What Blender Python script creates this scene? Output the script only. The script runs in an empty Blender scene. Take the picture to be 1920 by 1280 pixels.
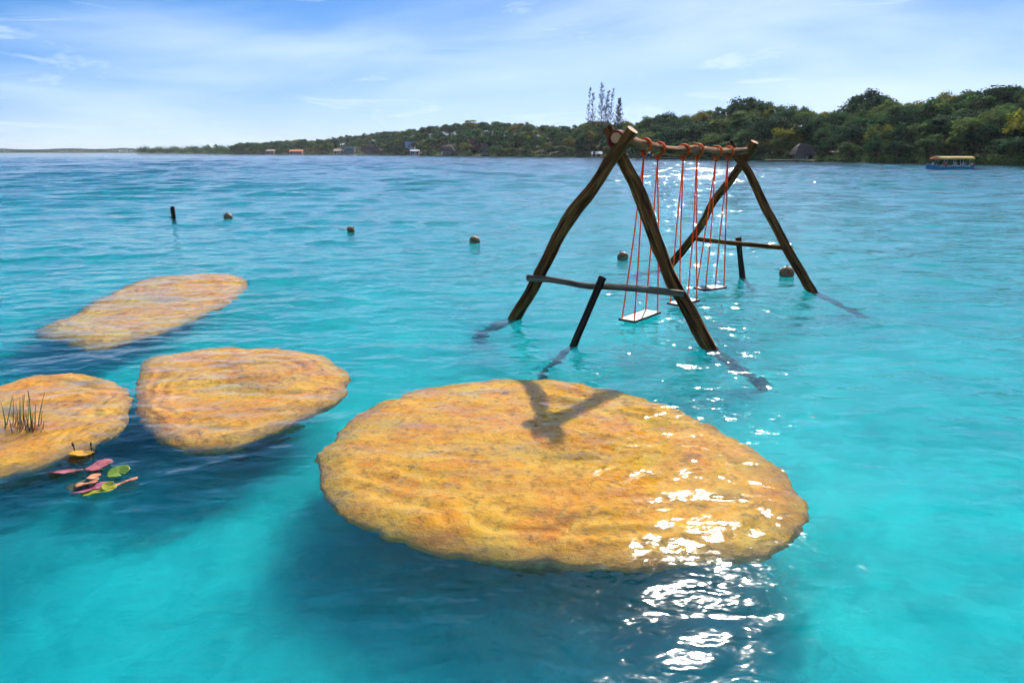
import bpy, bmesh, math, random
import numpy as np
from mathutils import Vector, Matrix
R = math.radians
S = bpy.context.scene
C = S.collection

# ------------------------------------------------------------------ camera
H = 2.2                                   # eye height above the water, m
PITCH = R(15.5)
F = 1280.0                                # focal length in pixels of the 1920 px wide photograph
cam = bpy.data.cameras.new('camera'); cam_o = bpy.data.objects.new('camera', cam); C.objects.link(cam_o)
cam.lens = 24; cam.sensor_width = 36; cam.clip_start = .05; cam.clip_end = 30000
cam_o.location = (0, 0, H); cam_o.rotation_euler = (math.pi/2 - PITCH, 0, 0)
S.camera = cam_o

# ------------------------------------------------------------------ sky and sun
HAZE = .00006
EL, AZ = R(37.5), R(18)
world = bpy.data.worlds.new('World'); S.world = world; world.use_nodes = True
wn = world.node_tree.nodes; wl = world.node_tree.links
bg = wn['Background']; bg.inputs[1].default_value = .068
sky = wn.new('ShaderNodeTexSky'); sky.sky_type = 'NISHITA'; sky.sun_disc = False
sky.sun_elevation = EL; sky.sun_rotation = AZ
sky.air_density = .62; sky.dust_density = .4; sky.ozone_density = 4.0; sky.altitude = 0
tc = wn.new('ShaderNodeTexCoord')
def wnoise(scale, loc, nscale, detail, rough, dist=0.0):
    mp = wn.new('ShaderNodeMapping'); mp.inputs['Scale'].default_value = scale; mp.inputs['Location'].default_value = loc
    mp.inputs['Rotation'].default_value = (0, R(9), 0)
    nz = wn.new('ShaderNodeTexNoise'); nz.inputs['Scale'].default_value = nscale; nz.inputs['Detail'].default_value = detail
    nz.inputs['Roughness'].default_value = rough; nz.inputs['Distortion'].default_value = dist
    wl.new(tc.outputs['Generated'], mp.inputs[0]); wl.new(mp.outputs[0], nz.inputs[0])
    return nz.outputs['Fac']
def wramp(src, a, b, hi=1.0):
    mr = wn.new('ShaderNodeMapRange'); mr.interpolation_type = 'SMOOTHSTEP'
    mr.inputs['From Min'].default_value = a; mr.inputs['From Max'].default_value = b; mr.inputs['To Max'].default_value = hi
    wl.new(src, mr.inputs['Value']); return mr.outputs[0]
def wmath(op, a, b):
    m = wn.new('ShaderNodeMath'); m.operation = op
    for k, v in enumerate((a, b)):
        if isinstance(v, (int, float)): m.inputs[k].default_value = v
        else: wl.new(v, m.inputs[k])
    return m.outputs[0]
veil = wramp(wnoise((1, 1, 5), (3.3, 8.8, .9), 1.6, 5, .5, .5), .38, .72, .64)
wisp = wramp(wnoise((1, 1, 7), (2.3, .4, .6), 5.0, 7, .62, .9), .50, .74, .58)
puff = wramp(wnoise((1, 1, 2.2), (.3, 4.1, .2), 9.0, 8, .6, .2), .55, .75, .42)
cl = wmath('MAXIMUM', veil, wmath('MAXIMUM', wisp, puff))
hs = wn.new('ShaderNodeHueSaturation'); hs.inputs['Hue'].default_value = .5; hs.inputs['Saturation'].default_value = 1.36
hs.inputs['Value'].default_value = 1.25
wl.new(sky.outputs[0], hs.inputs['Color'])
cmix = wn.new('ShaderNodeMix'); cmix.data_type = 'RGBA'
cmix.inputs['B'].default_value = (6.6, 7.9, 9.5, 1)
def wvec(op, a, b_):
    q = wn.new('ShaderNodeVectorMath'); q.operation = op
    for k, v_ in enumerate((a, b_)):
        if isinstance(v_, tuple): q.inputs[k].default_value = v_
        else: wl.new(v_, q.inputs[k])
    return q.outputs[0]
LIM = (9.6, 13.2, 29.0)                   # soft cap per channel, tones down the bright sky near the horizon
soft = wvec('DIVIDE', wvec('MULTIPLY', hs.outputs[0], LIM), wvec('ADD', hs.outputs[0], LIM))
wl.new(cl, cmix.inputs['Factor']); wl.new(soft, cmix.inputs['A'])
wl.new(cmix.outputs['Result'], bg.inputs[0])

sun = bpy.data.lights.new('sun', 'SUN'); sun_o = bpy.data.objects.new('sun', sun); C.objects.link(sun_o)
sun.energy = 5.0; sun.angle = R(.53); sun.color = (1.0, .95, .86)
SUN = Vector((math.sin(AZ)*math.cos(EL), math.cos(AZ)*math.cos(EL), math.sin(EL)))
sun_o.rotation_euler = SUN.to_track_quat('Z', 'Y').to_euler(); sun_o.location = SUN*50
vs = S.view_settings
vs.view_transform = 'Standard'; vs.look = 'None'; vs.exposure = 1.0; vs.gamma = 1.0
S.cycles.caustics_refractive = True; S.cycles.caustics_reflective = False
S.cycles.use_light_tree = False; S.cycles.max_bounces = 5; S.cycles.diffuse_bounces = 2; S.cycles.glossy_bounces = 4
S.cycles.transmission_bounces = 6; S.cycles.transparent_max_bounces = 8
S.cycles.use_denoising = True; S.cycles.blur_glossy = .9; S.cycles.use_adaptive_sampling = True; S.cycles.adaptive_threshold = .025

# ------------------------------------------------------------------ helpers
CP, SP = math.cos(PITCH), math.sin(PITCH)
def ray(px, py):
    dx, dy = px - 960.0, 640.0 - py
    return Vector((dx, dy*SP + F*CP, dy*CP - F*SP))
CAM = Vector((0, 0, H))
def W(px, py, z=0.0):                     # where the line of sight meets the level z
    d = ray(px, py); return CAM + d*((z - H)/d.z)
def WY(px, py, y):                        # ... meets the upright plane y
    d = ray(px, py); return CAM + d*(y/d.y)
def WP(px, py, p0, n):                    # ... meets a plane
    d = ray(px, py); return CAM + d*((p0 - CAM).dot(n)/d.dot(n))
def UW(px, py, depth):                    # point under the water seen there, refraction included
    s = W(px, py, 0.0); d = (s - CAM).normalized()
    h = Vector((d.x, d.y, 0)); sh = h.length/1.333
    h.normalize(); return s + h*(depth*sh/math.sqrt(1 - sh*sh)) - Vector((0, 0, depth))
def tag(o, label=None, cat=None, group=None, kind=None):
    if label: o['label'] = label
    if cat: o['category'] = cat
    if group: o['group'] = group
    if kind: o['kind'] = kind
    return o
def empty(name, loc=(0, 0, 0), rz=0.0):
    o = bpy.data.objects.new(name, None); o.empty_display_size = .2; o.location = loc; o.rotation_euler = (0, 0, rz)
    C.objects.link(o); return o
def link(name, me, parent=None, loc=None):
    o = bpy.data.objects.new(name, me); C.objects.link(o)
    if parent is not None: o.parent = parent
    if loc is not None: o.location = loc
    return o
def np_mesh(name, v, f, mats=(), smooth=True, uv=None, mi=None):
    v = np.asarray(v, np.float32).reshape(-1, 3); f = np.asarray(f, np.int32); k = f.shape[1]
    me = bpy.data.meshes.new(name)
    me.vertices.add(len(v)); me.vertices.foreach_set('co', v.ravel())
    me.loops.add(f.size); me.loops.foreach_set('vertex_index', f.ravel())
    me.polygons.add(len(f)); me.polygons.foreach_set('loop_start', np.arange(len(f), dtype=np.int32)*k)
    me.polygons.foreach_set('use_smooth', np.full(len(f), smooth))
    if uv is not None:
        l = me.uv_layers.new(name='uv'); l.data.foreach_set('uv', np.asarray(uv, np.float32)[f.ravel()].ravel())
    for m in mats: me.materials.append(m)
    if mi is not None: me.polygons.foreach_set('material_index', np.asarray(mi, np.int32))
    me.update(calc_edges=True); me.validate(); return me
class MB:                                 # collects simple shapes into one mesh
    def __init__(s): s.v = []; s.f = []
    def add(s, v, f):
        o = len(s.v); s.v += [tuple(p) for p in v]; s.f += [tuple(i + o for i in q) for q in f]; return s
    def box(s, c, d, m=None):
        x, y, z = (k/2 for k in d)
        v = [Vector((i*x, j*y, k*z)) for i in (-1, 1) for j in (-1, 1) for k in (-1, 1)]
        v = [(m @ p if m else p) + Vector(c) for p in v]
        return s.add(v, [(0, 1, 3, 2), (4, 6, 7, 5), (0, 4, 5, 1), (2, 3, 7, 6), (0, 2, 6, 4), (1, 5, 7, 3)])
    def bar(s, a, b, r, n=8, r2=None):
        a, b = Vector(a), Vector(b); q = (b - a).to_track_quat('Z', 'Y'); r2 = r if r2 is None else r2
        v = [a + q @ Vector((r*math.cos(t), r*math.sin(t), 0)) for t in [2*math.pi*i/n for i in range(n)]]
        v += [b + q @ Vector((r2*math.cos(t), r2*math.sin(t), 0)) for t in [2*math.pi*i/n for i in range(n)]]
        return s.add(v, [(i, (i+1) % n, n+(i+1) % n, n+i) for i in range(n)] + [tuple(range(n-1, -1, -1)), tuple(range(n, 2*n))])
    def mesh(s, name, mat, smooth=False, bevel=0):
        me = bpy.data.meshes.new(name); me.from_pydata(s.v, [], s.f)
        if bevel:
            bm = bmesh.new(); bm.from_mesh(me)
            bmesh.ops.bevel(bm, geom=bm.edges[:], offset=bevel, segments=2, affect='EDGES', profile=.6); bm.to_mesh(me); bm.free()
        if smooth: me.polygons.foreach_set('use_smooth', np.full(len(me.polygons), True))
        me.materials.append(mat); me.update(); return me
    def build(s, name, mat, parent=None, smooth=False, bevel=0): return link(name, s.mesh(name, mat, smooth, bevel), parent)

_prm = np.random.default_rng(7).permutation(256); _prm = np.concatenate([_prm, _prm])
_grd = np.random.default_rng(8).normal(size=(256, 2)); _grd /= np.linalg.norm(_grd, axis=1, keepdims=True)
def perlin(x, y):
    x = np.asarray(x, float); y = np.asarray(y, float)
    xi = np.floor(x).astype(int); yi = np.floor(y).astype(int); xf = x - xi; yf = y - yi
    u = xf*xf*xf*(xf*(xf*6-15)+10); w = yf*yf*yf*(yf*(yf*6-15)+10)
    def g(i, j):
        h = _grd[_prm[(_prm[(xi+i) & 255] + yi + j) & 255]]
        return h[..., 0]*(xf-i) + h[..., 1]*(yf-j)
    a = g(0, 0)*(1-u)+g(1, 0)*u; b = g(0, 1)*(1-u)+g(1, 1)*u
    return (a*(1-w)+b*w)*1.5
def fbm(x, y, o=4, gain=.5):
    s = 0; a = 1.0
    for k in range(o): s = s + a*perlin(x*2**k + 13.7*k, y*2**k - 7.1*k); a *= gain
    return s
def catmull(p, n, closed=False):
    p = np.asarray(p, float); m = len(p); out = []
    t = np.linspace(0, m if closed else m-1, n, endpoint=not closed)
    for q in t:
        i = min(int(q), m - (1 if closed else 2)); u = q - i
        if closed: a, b, c, d = (p[(i+k) % m] for k in (-1, 0, 1, 2))
        else: a, b, c, d = (p[min(max(i+k, 0), m-1)] for k in (-1, 0, 1, 2))
        out.append(.5*(2*b + (c-a)*u + (2*a-5*b+4*c-d)*u*u + (3*b-a-3*c+d)*u**3))
    return np.array(out)

# ------------------------------------------------------------------ materials
class NB:                                 # small node-tree builder
    def __init__(s, name):
        s.m = bpy.data.materials.new(name); s.m.use_nodes = True; s.n = s.m.node_tree.nodes; s.l = s.m.node_tree.links
        s.p = s.n['Principled BSDF']; s.out = s.n['Material Output']; s.c = s.n.new('ShaderNodeTexCoord')
    def node(s, t, **k):
        q = s.n.new(t)
        for a, b in k.items(): setattr(q, a, b)
        return q
    def sock(s, i, v):
        if hasattr(v, 'is_linked'): s.l.new(v, i)
        else: i.default_value = v
    def map(s, scale, coord='Object', rot=(0, 0, 0)):
        q = s.node('ShaderNodeMapping'); q.inputs['Scale'].default_value = scale; q.inputs['Rotation'].default_value = rot
        s.l.new(s.c.outputs[coord] if isinstance(coord, str) else coord, q.inputs[0]); return q.outputs[0]
    def noise(s, vec, scale, detail=4, rough=.55, dist=0, col=False):
        q = s.node('ShaderNodeTexNoise'); s.l.new(vec, q.inputs['Vector'])
        for a, b in (('Scale', scale), ('Detail', detail), ('Roughness', rough), ('Distortion', dist)): q.inputs[a].default_value = b
        return q.outputs['Color' if col else 'Fac']
    def vor(s, vec, scale, feat='F1', out='Distance'):
        q = s.node('ShaderNodeTexVoronoi', feature=feat); s.l.new(vec, q.inputs['Vector']); q.inputs['Scale'].default_value = scale
        return q.outputs[out]
    def ramp(s, fac, stops):
        q = s.node('ShaderNodeValToRGB'); e = q.color_ramp.elements
        while len(e) < len(stops): e.new(.5)
        for k, (p, c) in enumerate(stops): e[k].position = p; e[k].color = (*c, 1) if len(c) == 3 else c
        s.l.new(fac, q.inputs[0]); return q.outputs[0]
    def mix(s, f, a, b, mode='MIX'):
        q = s.node('ShaderNodeMix', data_type='RGBA', blend_type=mode)
        for nme, v in (('Factor', f), ('A', a), ('B', b)):
            i = [x for x in q.inputs if x.name == nme and x.enabled][0]
            s.sock(i, (*v, 1) if isinstance(v, tuple) and len(v) == 3 else v)
        return [x for x in q.outputs if x.enabled][0]
    def math(s, op, a, b=0.0, clamp=False):
        q = s.node('ShaderNodeMath', operation=op, use_clamp=clamp); s.sock(q.inputs[0], a); s.sock(q.inputs[1], b); return q.outputs[0]
    def rng(s, v, a, b, c=0.0, d=1.0):
        q = s.node('ShaderNodeMapRange'); s.sock(q.inputs['Value'], v)
        for nme, k in (('From Min', a), ('From Max', b), ('To Min', c), ('To Max', d)): q.inputs[nme].default_value = k
        return q.outputs[0]
    def bump(s, h, strength=.4, dist=.01):
        q = s.node('ShaderNodeBump'); s.l.new(h, q.inputs['Height']); q.inputs['Strength'].default_value = strength; q.inputs['Distance'].default_value = dist
        s.l.new(q.outputs[0], s.p.inputs['Normal'])
    def fin(s, col=None, rough=.8, spec=.3):
        if col is not None: s.sock(s.p.inputs['Base Color'], (*col, 1) if isinstance(col, tuple) and len(col) == 3 else col)
        s.sock(s.p.inputs['Roughness'], rough); s.p.inputs['Specular IOR Level'].default_value = spec
        return s.m
def plain(name, col, rough=.7, var=.25, scale=6.0, spec=.3):
    b = NB(name); n = b.noise(b.map((1, 1, 1)), scale, 5, .6)
    dk = tuple(c*(1-var) for c in col); lt = tuple(min(1, c*(1+var)) for c in col)
    return b.fin(b.ramp(n, [(.3, dk), (.7, lt)]), rough, spec)
M = {}
def bark(name, dark, mid, light, moss=0.0):
    b = NB(name); uv = b.map((1, 1, 1), 'UV')
    st = b.noise(b.map((26, 2.2, 1), 'UV'), 1.0, 6, .65, .6)
    bl = b.noise(b.map((3, 1.1, 1), 'UV'), 1.0, 4, .6)
    c = b.ramp(st, [(.30, dark), (.52, mid), (.72, light)])
    c = b.mix(b.rng(bl, .42, .62), c, tuple(k*.42 for k in dark))
    gz = b.node('ShaderNodeNewGeometry'); sz = b.node('ShaderNodeSeparateXYZ'); b.l.new(gz.outputs['Position'], sz.inputs[0])
    kn = b.vor(b.map((1.2, 1.6, 1), 'UV'), 1.0)
    c = b.mix(b.rng(kn, .16, .05), c, tuple(k*.5 for k in dark))
    cr = b.noise(b.map((60, 1.2, 1), 'UV'), 1.0, 3, .6, .8); c = b.mix(b.rng(cr, .62, .70, 0, .85), c, tuple(k*.3 for k in dark))
    b.bump(b.math('SUBTRACT', st, b.math('MULTIPLY', b.rng(cr, .60, .70), .8)), 1.0, .03)
    c = b.mix(b.math('LESS_THAN', b.math('ADD', sz.outputs['Z'], b.math('MULTIPLY', bl, .05)), 0.0), c, (.09, .40, .40))    # veil of murky water painted as teal on the submerged wood
    return b.fin(c, .9, .15)
M['bark'] = bark('weathered_bark', (.06, .022, .008), (.30, .125, .036), (.62, .30, .09))
M['beam'] = bark('peeled_pole', (.26, .10, .04), (.52, .235, .10), (.75, .42, .22))
M['brace'] = bark('grey_pole', (.16, .115, .08), (.36, .28, .20), (.55, .44, .33))
M['prop'] = bark('dark_pole', (.035, .022, .014), (.11, .07, .045), (.22, .15, .10))
M['cut'] = plain('cut_wood', (.55, .28, .13), .8, .3, 40)
def _rope(name, col):
    b = NB(name); w = b.node('ShaderNodeTexWave'); w.inputs['Scale'].default_value = 1.0
    b.l.new(b.map((3, 60, 1), 'UV', (0, 0, .6)), w.inputs[0]); w.inputs['Distortion'].default_value = .5
    b.bump(w.outputs['Fac'], .6, .004)
    return b.fin(b.mix(w.outputs['Fac'], tuple(k*.6 for k in col), col), .7, .3)
M['rope'] = _rope('orange_rope', (1.0, .17, .02))
b = NB.__new__(NB); b.m = M['rope']; b.n = b.m.node_tree.nodes; b.l = b.m.node_tree.links
tr = b.n.new('ShaderNodeBsdfTranslucent'); tr.inputs[0].default_value = (1, .2, .03, 1); mx = b.n.new('ShaderNodeMixShader'); mx.inputs[0].default_value = .35
b.l.new(b.n['Principled BSDF'].outputs[0], mx.inputs[1]); b.l.new(tr.outputs[0], mx.inputs[2]); b.l.new(mx.outputs[0], b.n['Material Output'].inputs[0])
M['lash'] = _rope('red_lashing', (.28, .03, .012))
M['seat'] = plain('whitewashed_board', (.34, .30, .29), .6, .25, 9)
M['seat_edge'] = plain('dark_board_edge', (.03, .022, .018), .7, .3, 20)

# ------------------------------------------------------------------ water
rw = np.random.default_rng(11)
WAVES = []
for k in range(110):
    L = .16*(2.6/.16)**rw.random()
    th = rw.normal(R(97), .62)                       # crests lie mostly across the view
    WAVES.append((L, th, .00098*(L/.4)**.85*rw.uniform(.5, 1.5), rw.random()*6.283))
CHOP = []
for k in range(34):
    L = 1.3*(5.0/1.3)**rw.random(); CHOP.append((L, rw.normal(R(93), .30), .034*L/6.283*rw.uniform(.6, 1.4), rw.random()*6.283))
SHOAL = W(385, 528)
def waves(x, y, step_deg=.3, lmin=0.0):
    z = np.zeros_like(x); r = np.hypot(x, y)
    gust = .72 + .55*fbm(x*.22 + 3, y*.3, 2)
    calm = .55 + .45*np.clip((r - 2.5)/5.0, 0, 1)
    step = r*math.radians(step_deg)
    for (L, th, a, ph) in WAVES:
        if L < lmin: continue
        k = 2*math.pi/L
        z += a*np.sin(k*(math.cos(th)*x + math.sin(th)*y) + ph)*np.clip(2.2 - step*7/L, 0, 1)
    z *= gust*calm*.6*(1 + 1.2*np.clip((r-6)/14, 0, 1))
    fade = np.clip((r - 16)/40, 0, 1); rs = np.where(r < 60, r*.0058, .35 + (r-60)*.0026); zc = np.zeros_like(x)
    for (L, th, a, ph) in CHOP:
        k = 2*math.pi/L; zc += a*np.sin(k*(math.cos(th)*x + math.sin(th)*y) + ph)*np.clip(2.0 - rs*5/L, 0, 1)
    z += zc*fade*(.8 + .5*fbm(x*.05, y*.02+5, 2))
    d2 = ((x-SHOAL.x)/.75)**2 + ((y-SHOAL.y)/.5)**2      # water heaping up where a rock comes close to the surface
    z += .014*np.exp(-d2)*np.sin((y - SHOAL.y + .25*(x-SHOAL.x))*17)
    return z
def polar(r, a, zf):
    rr, aa = np.meshgrid(r, a, indexing='ij'); x = rr*np.sin(aa); y = rr*np.cos(aa); z = zf(x, y)
    nr, na = len(r), len(a)
    i = np.arange(nr-1)[:, None]*na + np.arange(na-1)[None]
    return np.stack([x, y, z], -1).reshape(-1, 3), np.stack([i, i+na, i+na+1, i+1], -1).reshape(-1, 4)
def up(me):
    if me.polygons[0].normal.z < 0: me.flip_normals()
    return me
near = .4*(60/.4)**np.linspace(0, 1, 860); mid = [60.0]
while mid[-1] < 420: mid.append(mid[-1] + .36 + (mid[-1]-60)*.0030)
near = np.concatenate([near, mid[1:]]); far = mid[-1]*(9000/mid[-1])**np.linspace(0, 1, 40)[1:]
rad = np.concatenate([near, far])
v, f = polar(rad, np.radians(np.linspace(-76, 76, 480)), waves)
b = NB('clear_lagoon_water'); b.n.remove(b.p)
g = b.node('ShaderNodeBsdfGlass'); g.inputs['IOR'].default_value = 1.333; g.inputs['Roughness'].default_value = .065
geo = b.node('ShaderNodeNewGeometry')
ln = b.node('ShaderNodeVectorMath', operation='LENGTH'); b.l.new(geo.outputs['Position'], ln.inputs[0])
def slope(scale, aniso, detail, amp):
    n = b.noise(b.map((aniso, 1, 1), geo.outputs['Position']), scale, detail, .6, 0, True)
    s = b.node('ShaderNodeVectorMath', operation='SUBTRACT'); b.l.new(n, s.inputs[0]); s.inputs[1].default_value = (.5, .5, .5)
    m = b.node('ShaderNodeVectorMath', operation='MULTIPLY'); b.l.new(s.outputs[0], m.inputs[0]); m.inputs[1].default_value = (.6, 1, 0)
    k = b.node('ShaderNodeVectorMath', operation='SCALE'); b.l.new(m.outputs[0], k.inputs[0]); b.sock(k.inputs['Scale'], amp); return k.outputs[0]
s1 = slope(9.0, .6, 2, b.rng(ln.outputs['Value'], 4, 14, .015, .17))
s2 = slope(2.6, .5, 4, b.rng(ln.outputs['Value'], 14, 70, .0, .26))
hgt = b.math('ADD', b.math('MULTIPLY', b.noise(b.map((.6, 1, 1), geo.outputs['Position'], (0, 0, .12)), 3.0, 1.5, .45, .25), .050), b.math('MULTIPLY', b.noise(b.map((.6, 1, 1), geo.outputs['Position'], (0, 0, -.2)), 8.5, 1, .4, .3), .012))
hgt = b.math('ADD', hgt, b.math('MULTIPLY', b.noise(b.map((.7, 1, 1), geo.outputs['Position'], (0, 0, .4)), 21, 1, .4, .2), .0040))
bp_ = b.node('ShaderNodeBump'); bp_.inputs['Distance'].default_value = 1.0; b.l.new(hgt, bp_.inputs['Height']); b.sock(bp_.inputs['Strength'], b.rng(ln.outputs['Value'], 2.5, 8, .70, 1.12))
ad = b.node('ShaderNodeVectorMath', operation='ADD'); b.l.new(s1, ad.inputs[0]); b.l.new(s2, ad.inputs[1])
a2 = b.node('ShaderNodeVectorMath', operation='ADD'); b.l.new(ad.outputs[0], a2.inputs[0]); b.l.new(bp_.outputs[0], a2.inputs[1])
nm = b.node('ShaderNodeVectorMath', operation='NORMALIZE'); b.l.new(a2.outputs[0], nm.inputs[0])
b.l.new(nm.outputs[0], g.inputs['Normal']); b.l.new(g.outputs[0], b.out.inputs['Surface'])
va = b.node('ShaderNodeVolumeAbsorption'); va.inputs['Color'].default_value = (.42, .905, .915, 1); va.inputs['Density'].default_value = 1.1
b.l.new(va.outputs[0], b.out.inputs['Volume'])
M['water'] = b.m
water = link('water', up(np_mesh('water', v, f, [b.m])))
tag(water, 'clear turquoise lagoon water with fine ripples', None, None, 'structure')
# ------------------------------------------------------------------ lake bed
def bed_z(x, y):
    r = np.hypot(x, y)
    return -.95 - .2*np.clip((r-5)/6, 0, 1) - 1.3*np.clip((r-13)/40, 0, 1) - 3.5*np.clip((r-50)/150, 0, 1) + .08*fbm(x*.5, y*.5, 3)*np.clip(r/3, 0, 1)
v, f = polar(.3*(9000/.3)**np.linspace(0, 1, 260), np.radians(np.linspace(-80, 80, 220)), bed_z)
b = NB('pale_lime_sand'); o = b.map((1, 1, 1))
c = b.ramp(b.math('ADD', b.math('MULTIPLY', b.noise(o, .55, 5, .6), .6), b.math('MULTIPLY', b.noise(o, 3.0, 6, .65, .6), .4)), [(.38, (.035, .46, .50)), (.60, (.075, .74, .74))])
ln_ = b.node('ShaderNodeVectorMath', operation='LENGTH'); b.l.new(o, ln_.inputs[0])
far_dim = b.math('ADD', b.rng(ln_.outputs['Value'], 6, 14, 0, .75), b.math('MULTIPLY', b.math('SUBTRACT', b.noise(b.map((.5, 1, 1)), .45, 4, .6), .5), 1.1))
c = b.mix(b.math('MULTIPLY', far_dim, 1.0, True), c, (.06, .46, .46))                 # light lost in deeper water, painted into the bed colour farther out
b.bump(b.noise(o, 12, 4, .6), .5, .02)
bed = link('lake_bed', up(np_mesh('lake_bed', v, f, [b.fin(c, .95, .1)])))
tag(bed, 'pale lime sand bed of the lagoon', None, None, 'structure')

# ------------------------------------------------------------------ rocks under the surface
b = NB('golden_rock'); o = b.map((1, 1, 1))
n1 = b.noise(o, 2.2, 8, .62, .4); n2 = b.noise(b.map((1, 1, 3)), 14, 6, .7); n3 = b.noise(o, .9, 3, .5)
c = b.ramp(n1, [(.26, (.42, .10, .008)), (.38, (.94, .30, .012)), (.50, (.98, .41, .016)), (.70, (.98, .55, .05))])
vn = b.node('ShaderNodeVectorMath', operation='ADD'); b.l.new(b.map((1.0, 2.1, 1)), vn.inputs[0])
wv = b.node('ShaderNodeVectorMath', operation='SCALE'); b.l.new(b.noise(o, 2.4, 4, .6, 0, True), wv.inputs[0]); wv.inputs['Scale'].default_value = 1.3; b.l.new(wv.outputs[0], vn.inputs[1])
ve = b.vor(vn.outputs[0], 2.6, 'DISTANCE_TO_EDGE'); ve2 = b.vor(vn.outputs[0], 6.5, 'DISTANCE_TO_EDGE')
c = b.mix(b.rng(ve, .16, .0, 0, .30), c, (.98, .62, .16))                          # caustic light lines painted as a pale web in the rock colour
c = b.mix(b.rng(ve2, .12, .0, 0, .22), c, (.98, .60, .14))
c = b.mix(b.rng(n2, .52, .72, 0, .85), c, (.24, .095, .02))
c = b.mix(b.rng(n3, .55, .7, 0, .5), c, (.86, .30, .025))
pt2 = b.noise(b.map((1, 1.5, 1)), 1.5, 5, .65, .8)
c = b.mix(b.rng(pt2, .60, .70, 0, .7), c, (.36, .15, .05))                         # brown sediment in hollows
sx = b.node('ShaderNodeAttribute', attribute_name='edge')
c = b.mix(b.math('MULTIPLY', sx.outputs['Fac'], b.rng(n2, .3, .65, .25, 1)), c, (.42, .22, .07))
hh = b.math('ADD', b.math('MULTIPLY', n1, .6), b.math('ADD', b.math('MULTIPLY', n2, .5), b.rng(ve, .3, .0, 0, .12)))
b.bump(hh, .9, .05)
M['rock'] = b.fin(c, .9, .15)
def rock(px_outline, top, rim, label, seed, tilt=(0, 0), na=240, rough=1.0):
    P = np.array([UW(x, y, rim)[:] for x, y in px_outline])[:, :2]
    P = catmull(P, 400, True); cx, cy = P.mean(0)
    ang = np.unwrap(np.arctan2(P[:, 1]-cy, P[:, 0]-cx)); rd = np.hypot(P[:, 0]-cx, P[:, 1]-cy)
    if ang[-1] < ang[0]: ang, rd = ang[::-1], rd[::-1]
    A = np.linspace(0, 2*math.pi, na, endpoint=False)
    rr = np.interp((A - ang[0]) % (2*math.pi), ang - ang[0], rd, period=2*math.pi)
    s_top = np.linspace(0.015, 1, 70)**.8
    prof = [(s, None) for s in s_top] + [(1.008, -rim-.04), (.985, -rim-.10), (.92, -rim-.19), (.80, -rim-.30), (.68, -rim-.44), (.60, -.95), (.60, -1.5)]
    V = []; E = []; rp = np.random.default_rng(int(seed*10)); pits = []
    for q in range(9):
        a_ = rp.uniform(0, 6.28); u_ = rp.uniform(0, .75); k_ = np.interp(a_, A, rr)*u_; pits.append((cx+k_*math.cos(a_), cy+k_*math.sin(a_), rp.uniform(.05, .16), rp.uniform(.02, .055)))
    pits.append((cx, cy, rr.mean()*.2, .05))
    for s, z in prof:
        wob = 1 + (.036*perlin(np.cos(A)*5 + seed, np.sin(A)*5+s*2) + .014*perlin(np.cos(A)*14+seed, np.sin(A)*14+s*3) + .005*perlin(np.cos(A)*30+seed, np.sin(A)*34+s*5))*min(1, s*1.2)*rough
        x = cx + rr*s*wob*np.cos(A); y = cy + rr*s*wob*np.sin(A)
        lump = .034*fbm(x*1.3+seed, y*1.3, 4) + .009*np.abs(fbm(x*5.2+seed, y*6.5, 2)) - .035*np.clip(perlin(x*.9-seed, y*.9+2)-.12, 0, 1)
        for (qx, qy, qr, qd) in pits: lump = lump - qd*np.exp(-(((x-qx)/(qr*1.5))**2 + ((y-qy)/qr)**2)**1.5)
        lay = .017*np.sin(s*34 + 2.2*fbm(x*1.1, y*1.1+seed, 2)*3)*np.clip((s-.35)*2, 0, 1)*np.clip((.93-s)*8, 0, 1)
        if z is None:
            e = np.clip((s-.80)/.20, 0, 1)
            zz = -top + lump*(1-e**2)*rough + lay - (rim-top)*e**2.2 + tilt[0]*(x-cx) + tilt[1]*(y-cy); zz = np.minimum(zz, -.035)
            ed = np.full(na, np.clip((s-.88)/.12, 0, 1))
        else:
            zz = np.full(na, z) + lump*.8 + (tilt[0]*(x-cx) + tilt[1]*(y-cy))*np.clip(1-(abs(z)-rim)/.7, 0, 1); ed = np.ones(na)
        V.append(np.stack([x, y, zz], -1)); E.append(ed)
    V = np.array(V); nr = len(V); i = np.arange(nr-1)[:, None]*na; j = np.arange(na)[None]
    Fq = np.stack([i+j, i+na+j, i+na+(j+1) % na, i+(j+1) % na], -1).reshape(-1, 4)
    vv = np.concatenate([V.reshape(-1, 3), [[cx, cy, V[0, :, 2].mean()]]]); k = len(vv)-1
    me = np_mesh('flat_rock', vv - np.array([cx, cy, 0]), Fq, [M['rock']])
    bm = bmesh.new(); bm.from_mesh(me); bm.verts.ensure_lookup_table()
    for q in range(na): bm.faces.new((bm.verts[k], bm.verts[q], bm.verts[(q+1) % na])).smooth = True
    bmesh.ops.recalc_face_normals(bm, faces=bm.faces[:]); bm.to_mesh(me); bm.free()
    at = me.attributes.new('edge', 'FLOAT', 'POINT'); at.data.foreach_set('value', np.concatenate([np.array(E).ravel(), [0]]).astype(np.float32))
    o = link('flat_rock', me, None, (cx, cy, 0))
    return tag(o, label, 'rock', 'round flat rocks under the water')
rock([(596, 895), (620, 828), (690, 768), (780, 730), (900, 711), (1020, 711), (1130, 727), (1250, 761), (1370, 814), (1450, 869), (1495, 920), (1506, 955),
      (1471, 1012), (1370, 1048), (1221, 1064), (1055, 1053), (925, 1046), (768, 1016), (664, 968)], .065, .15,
     'largest round golden rock just under the water, in front of the swings', 1.3, na=420)
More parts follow.
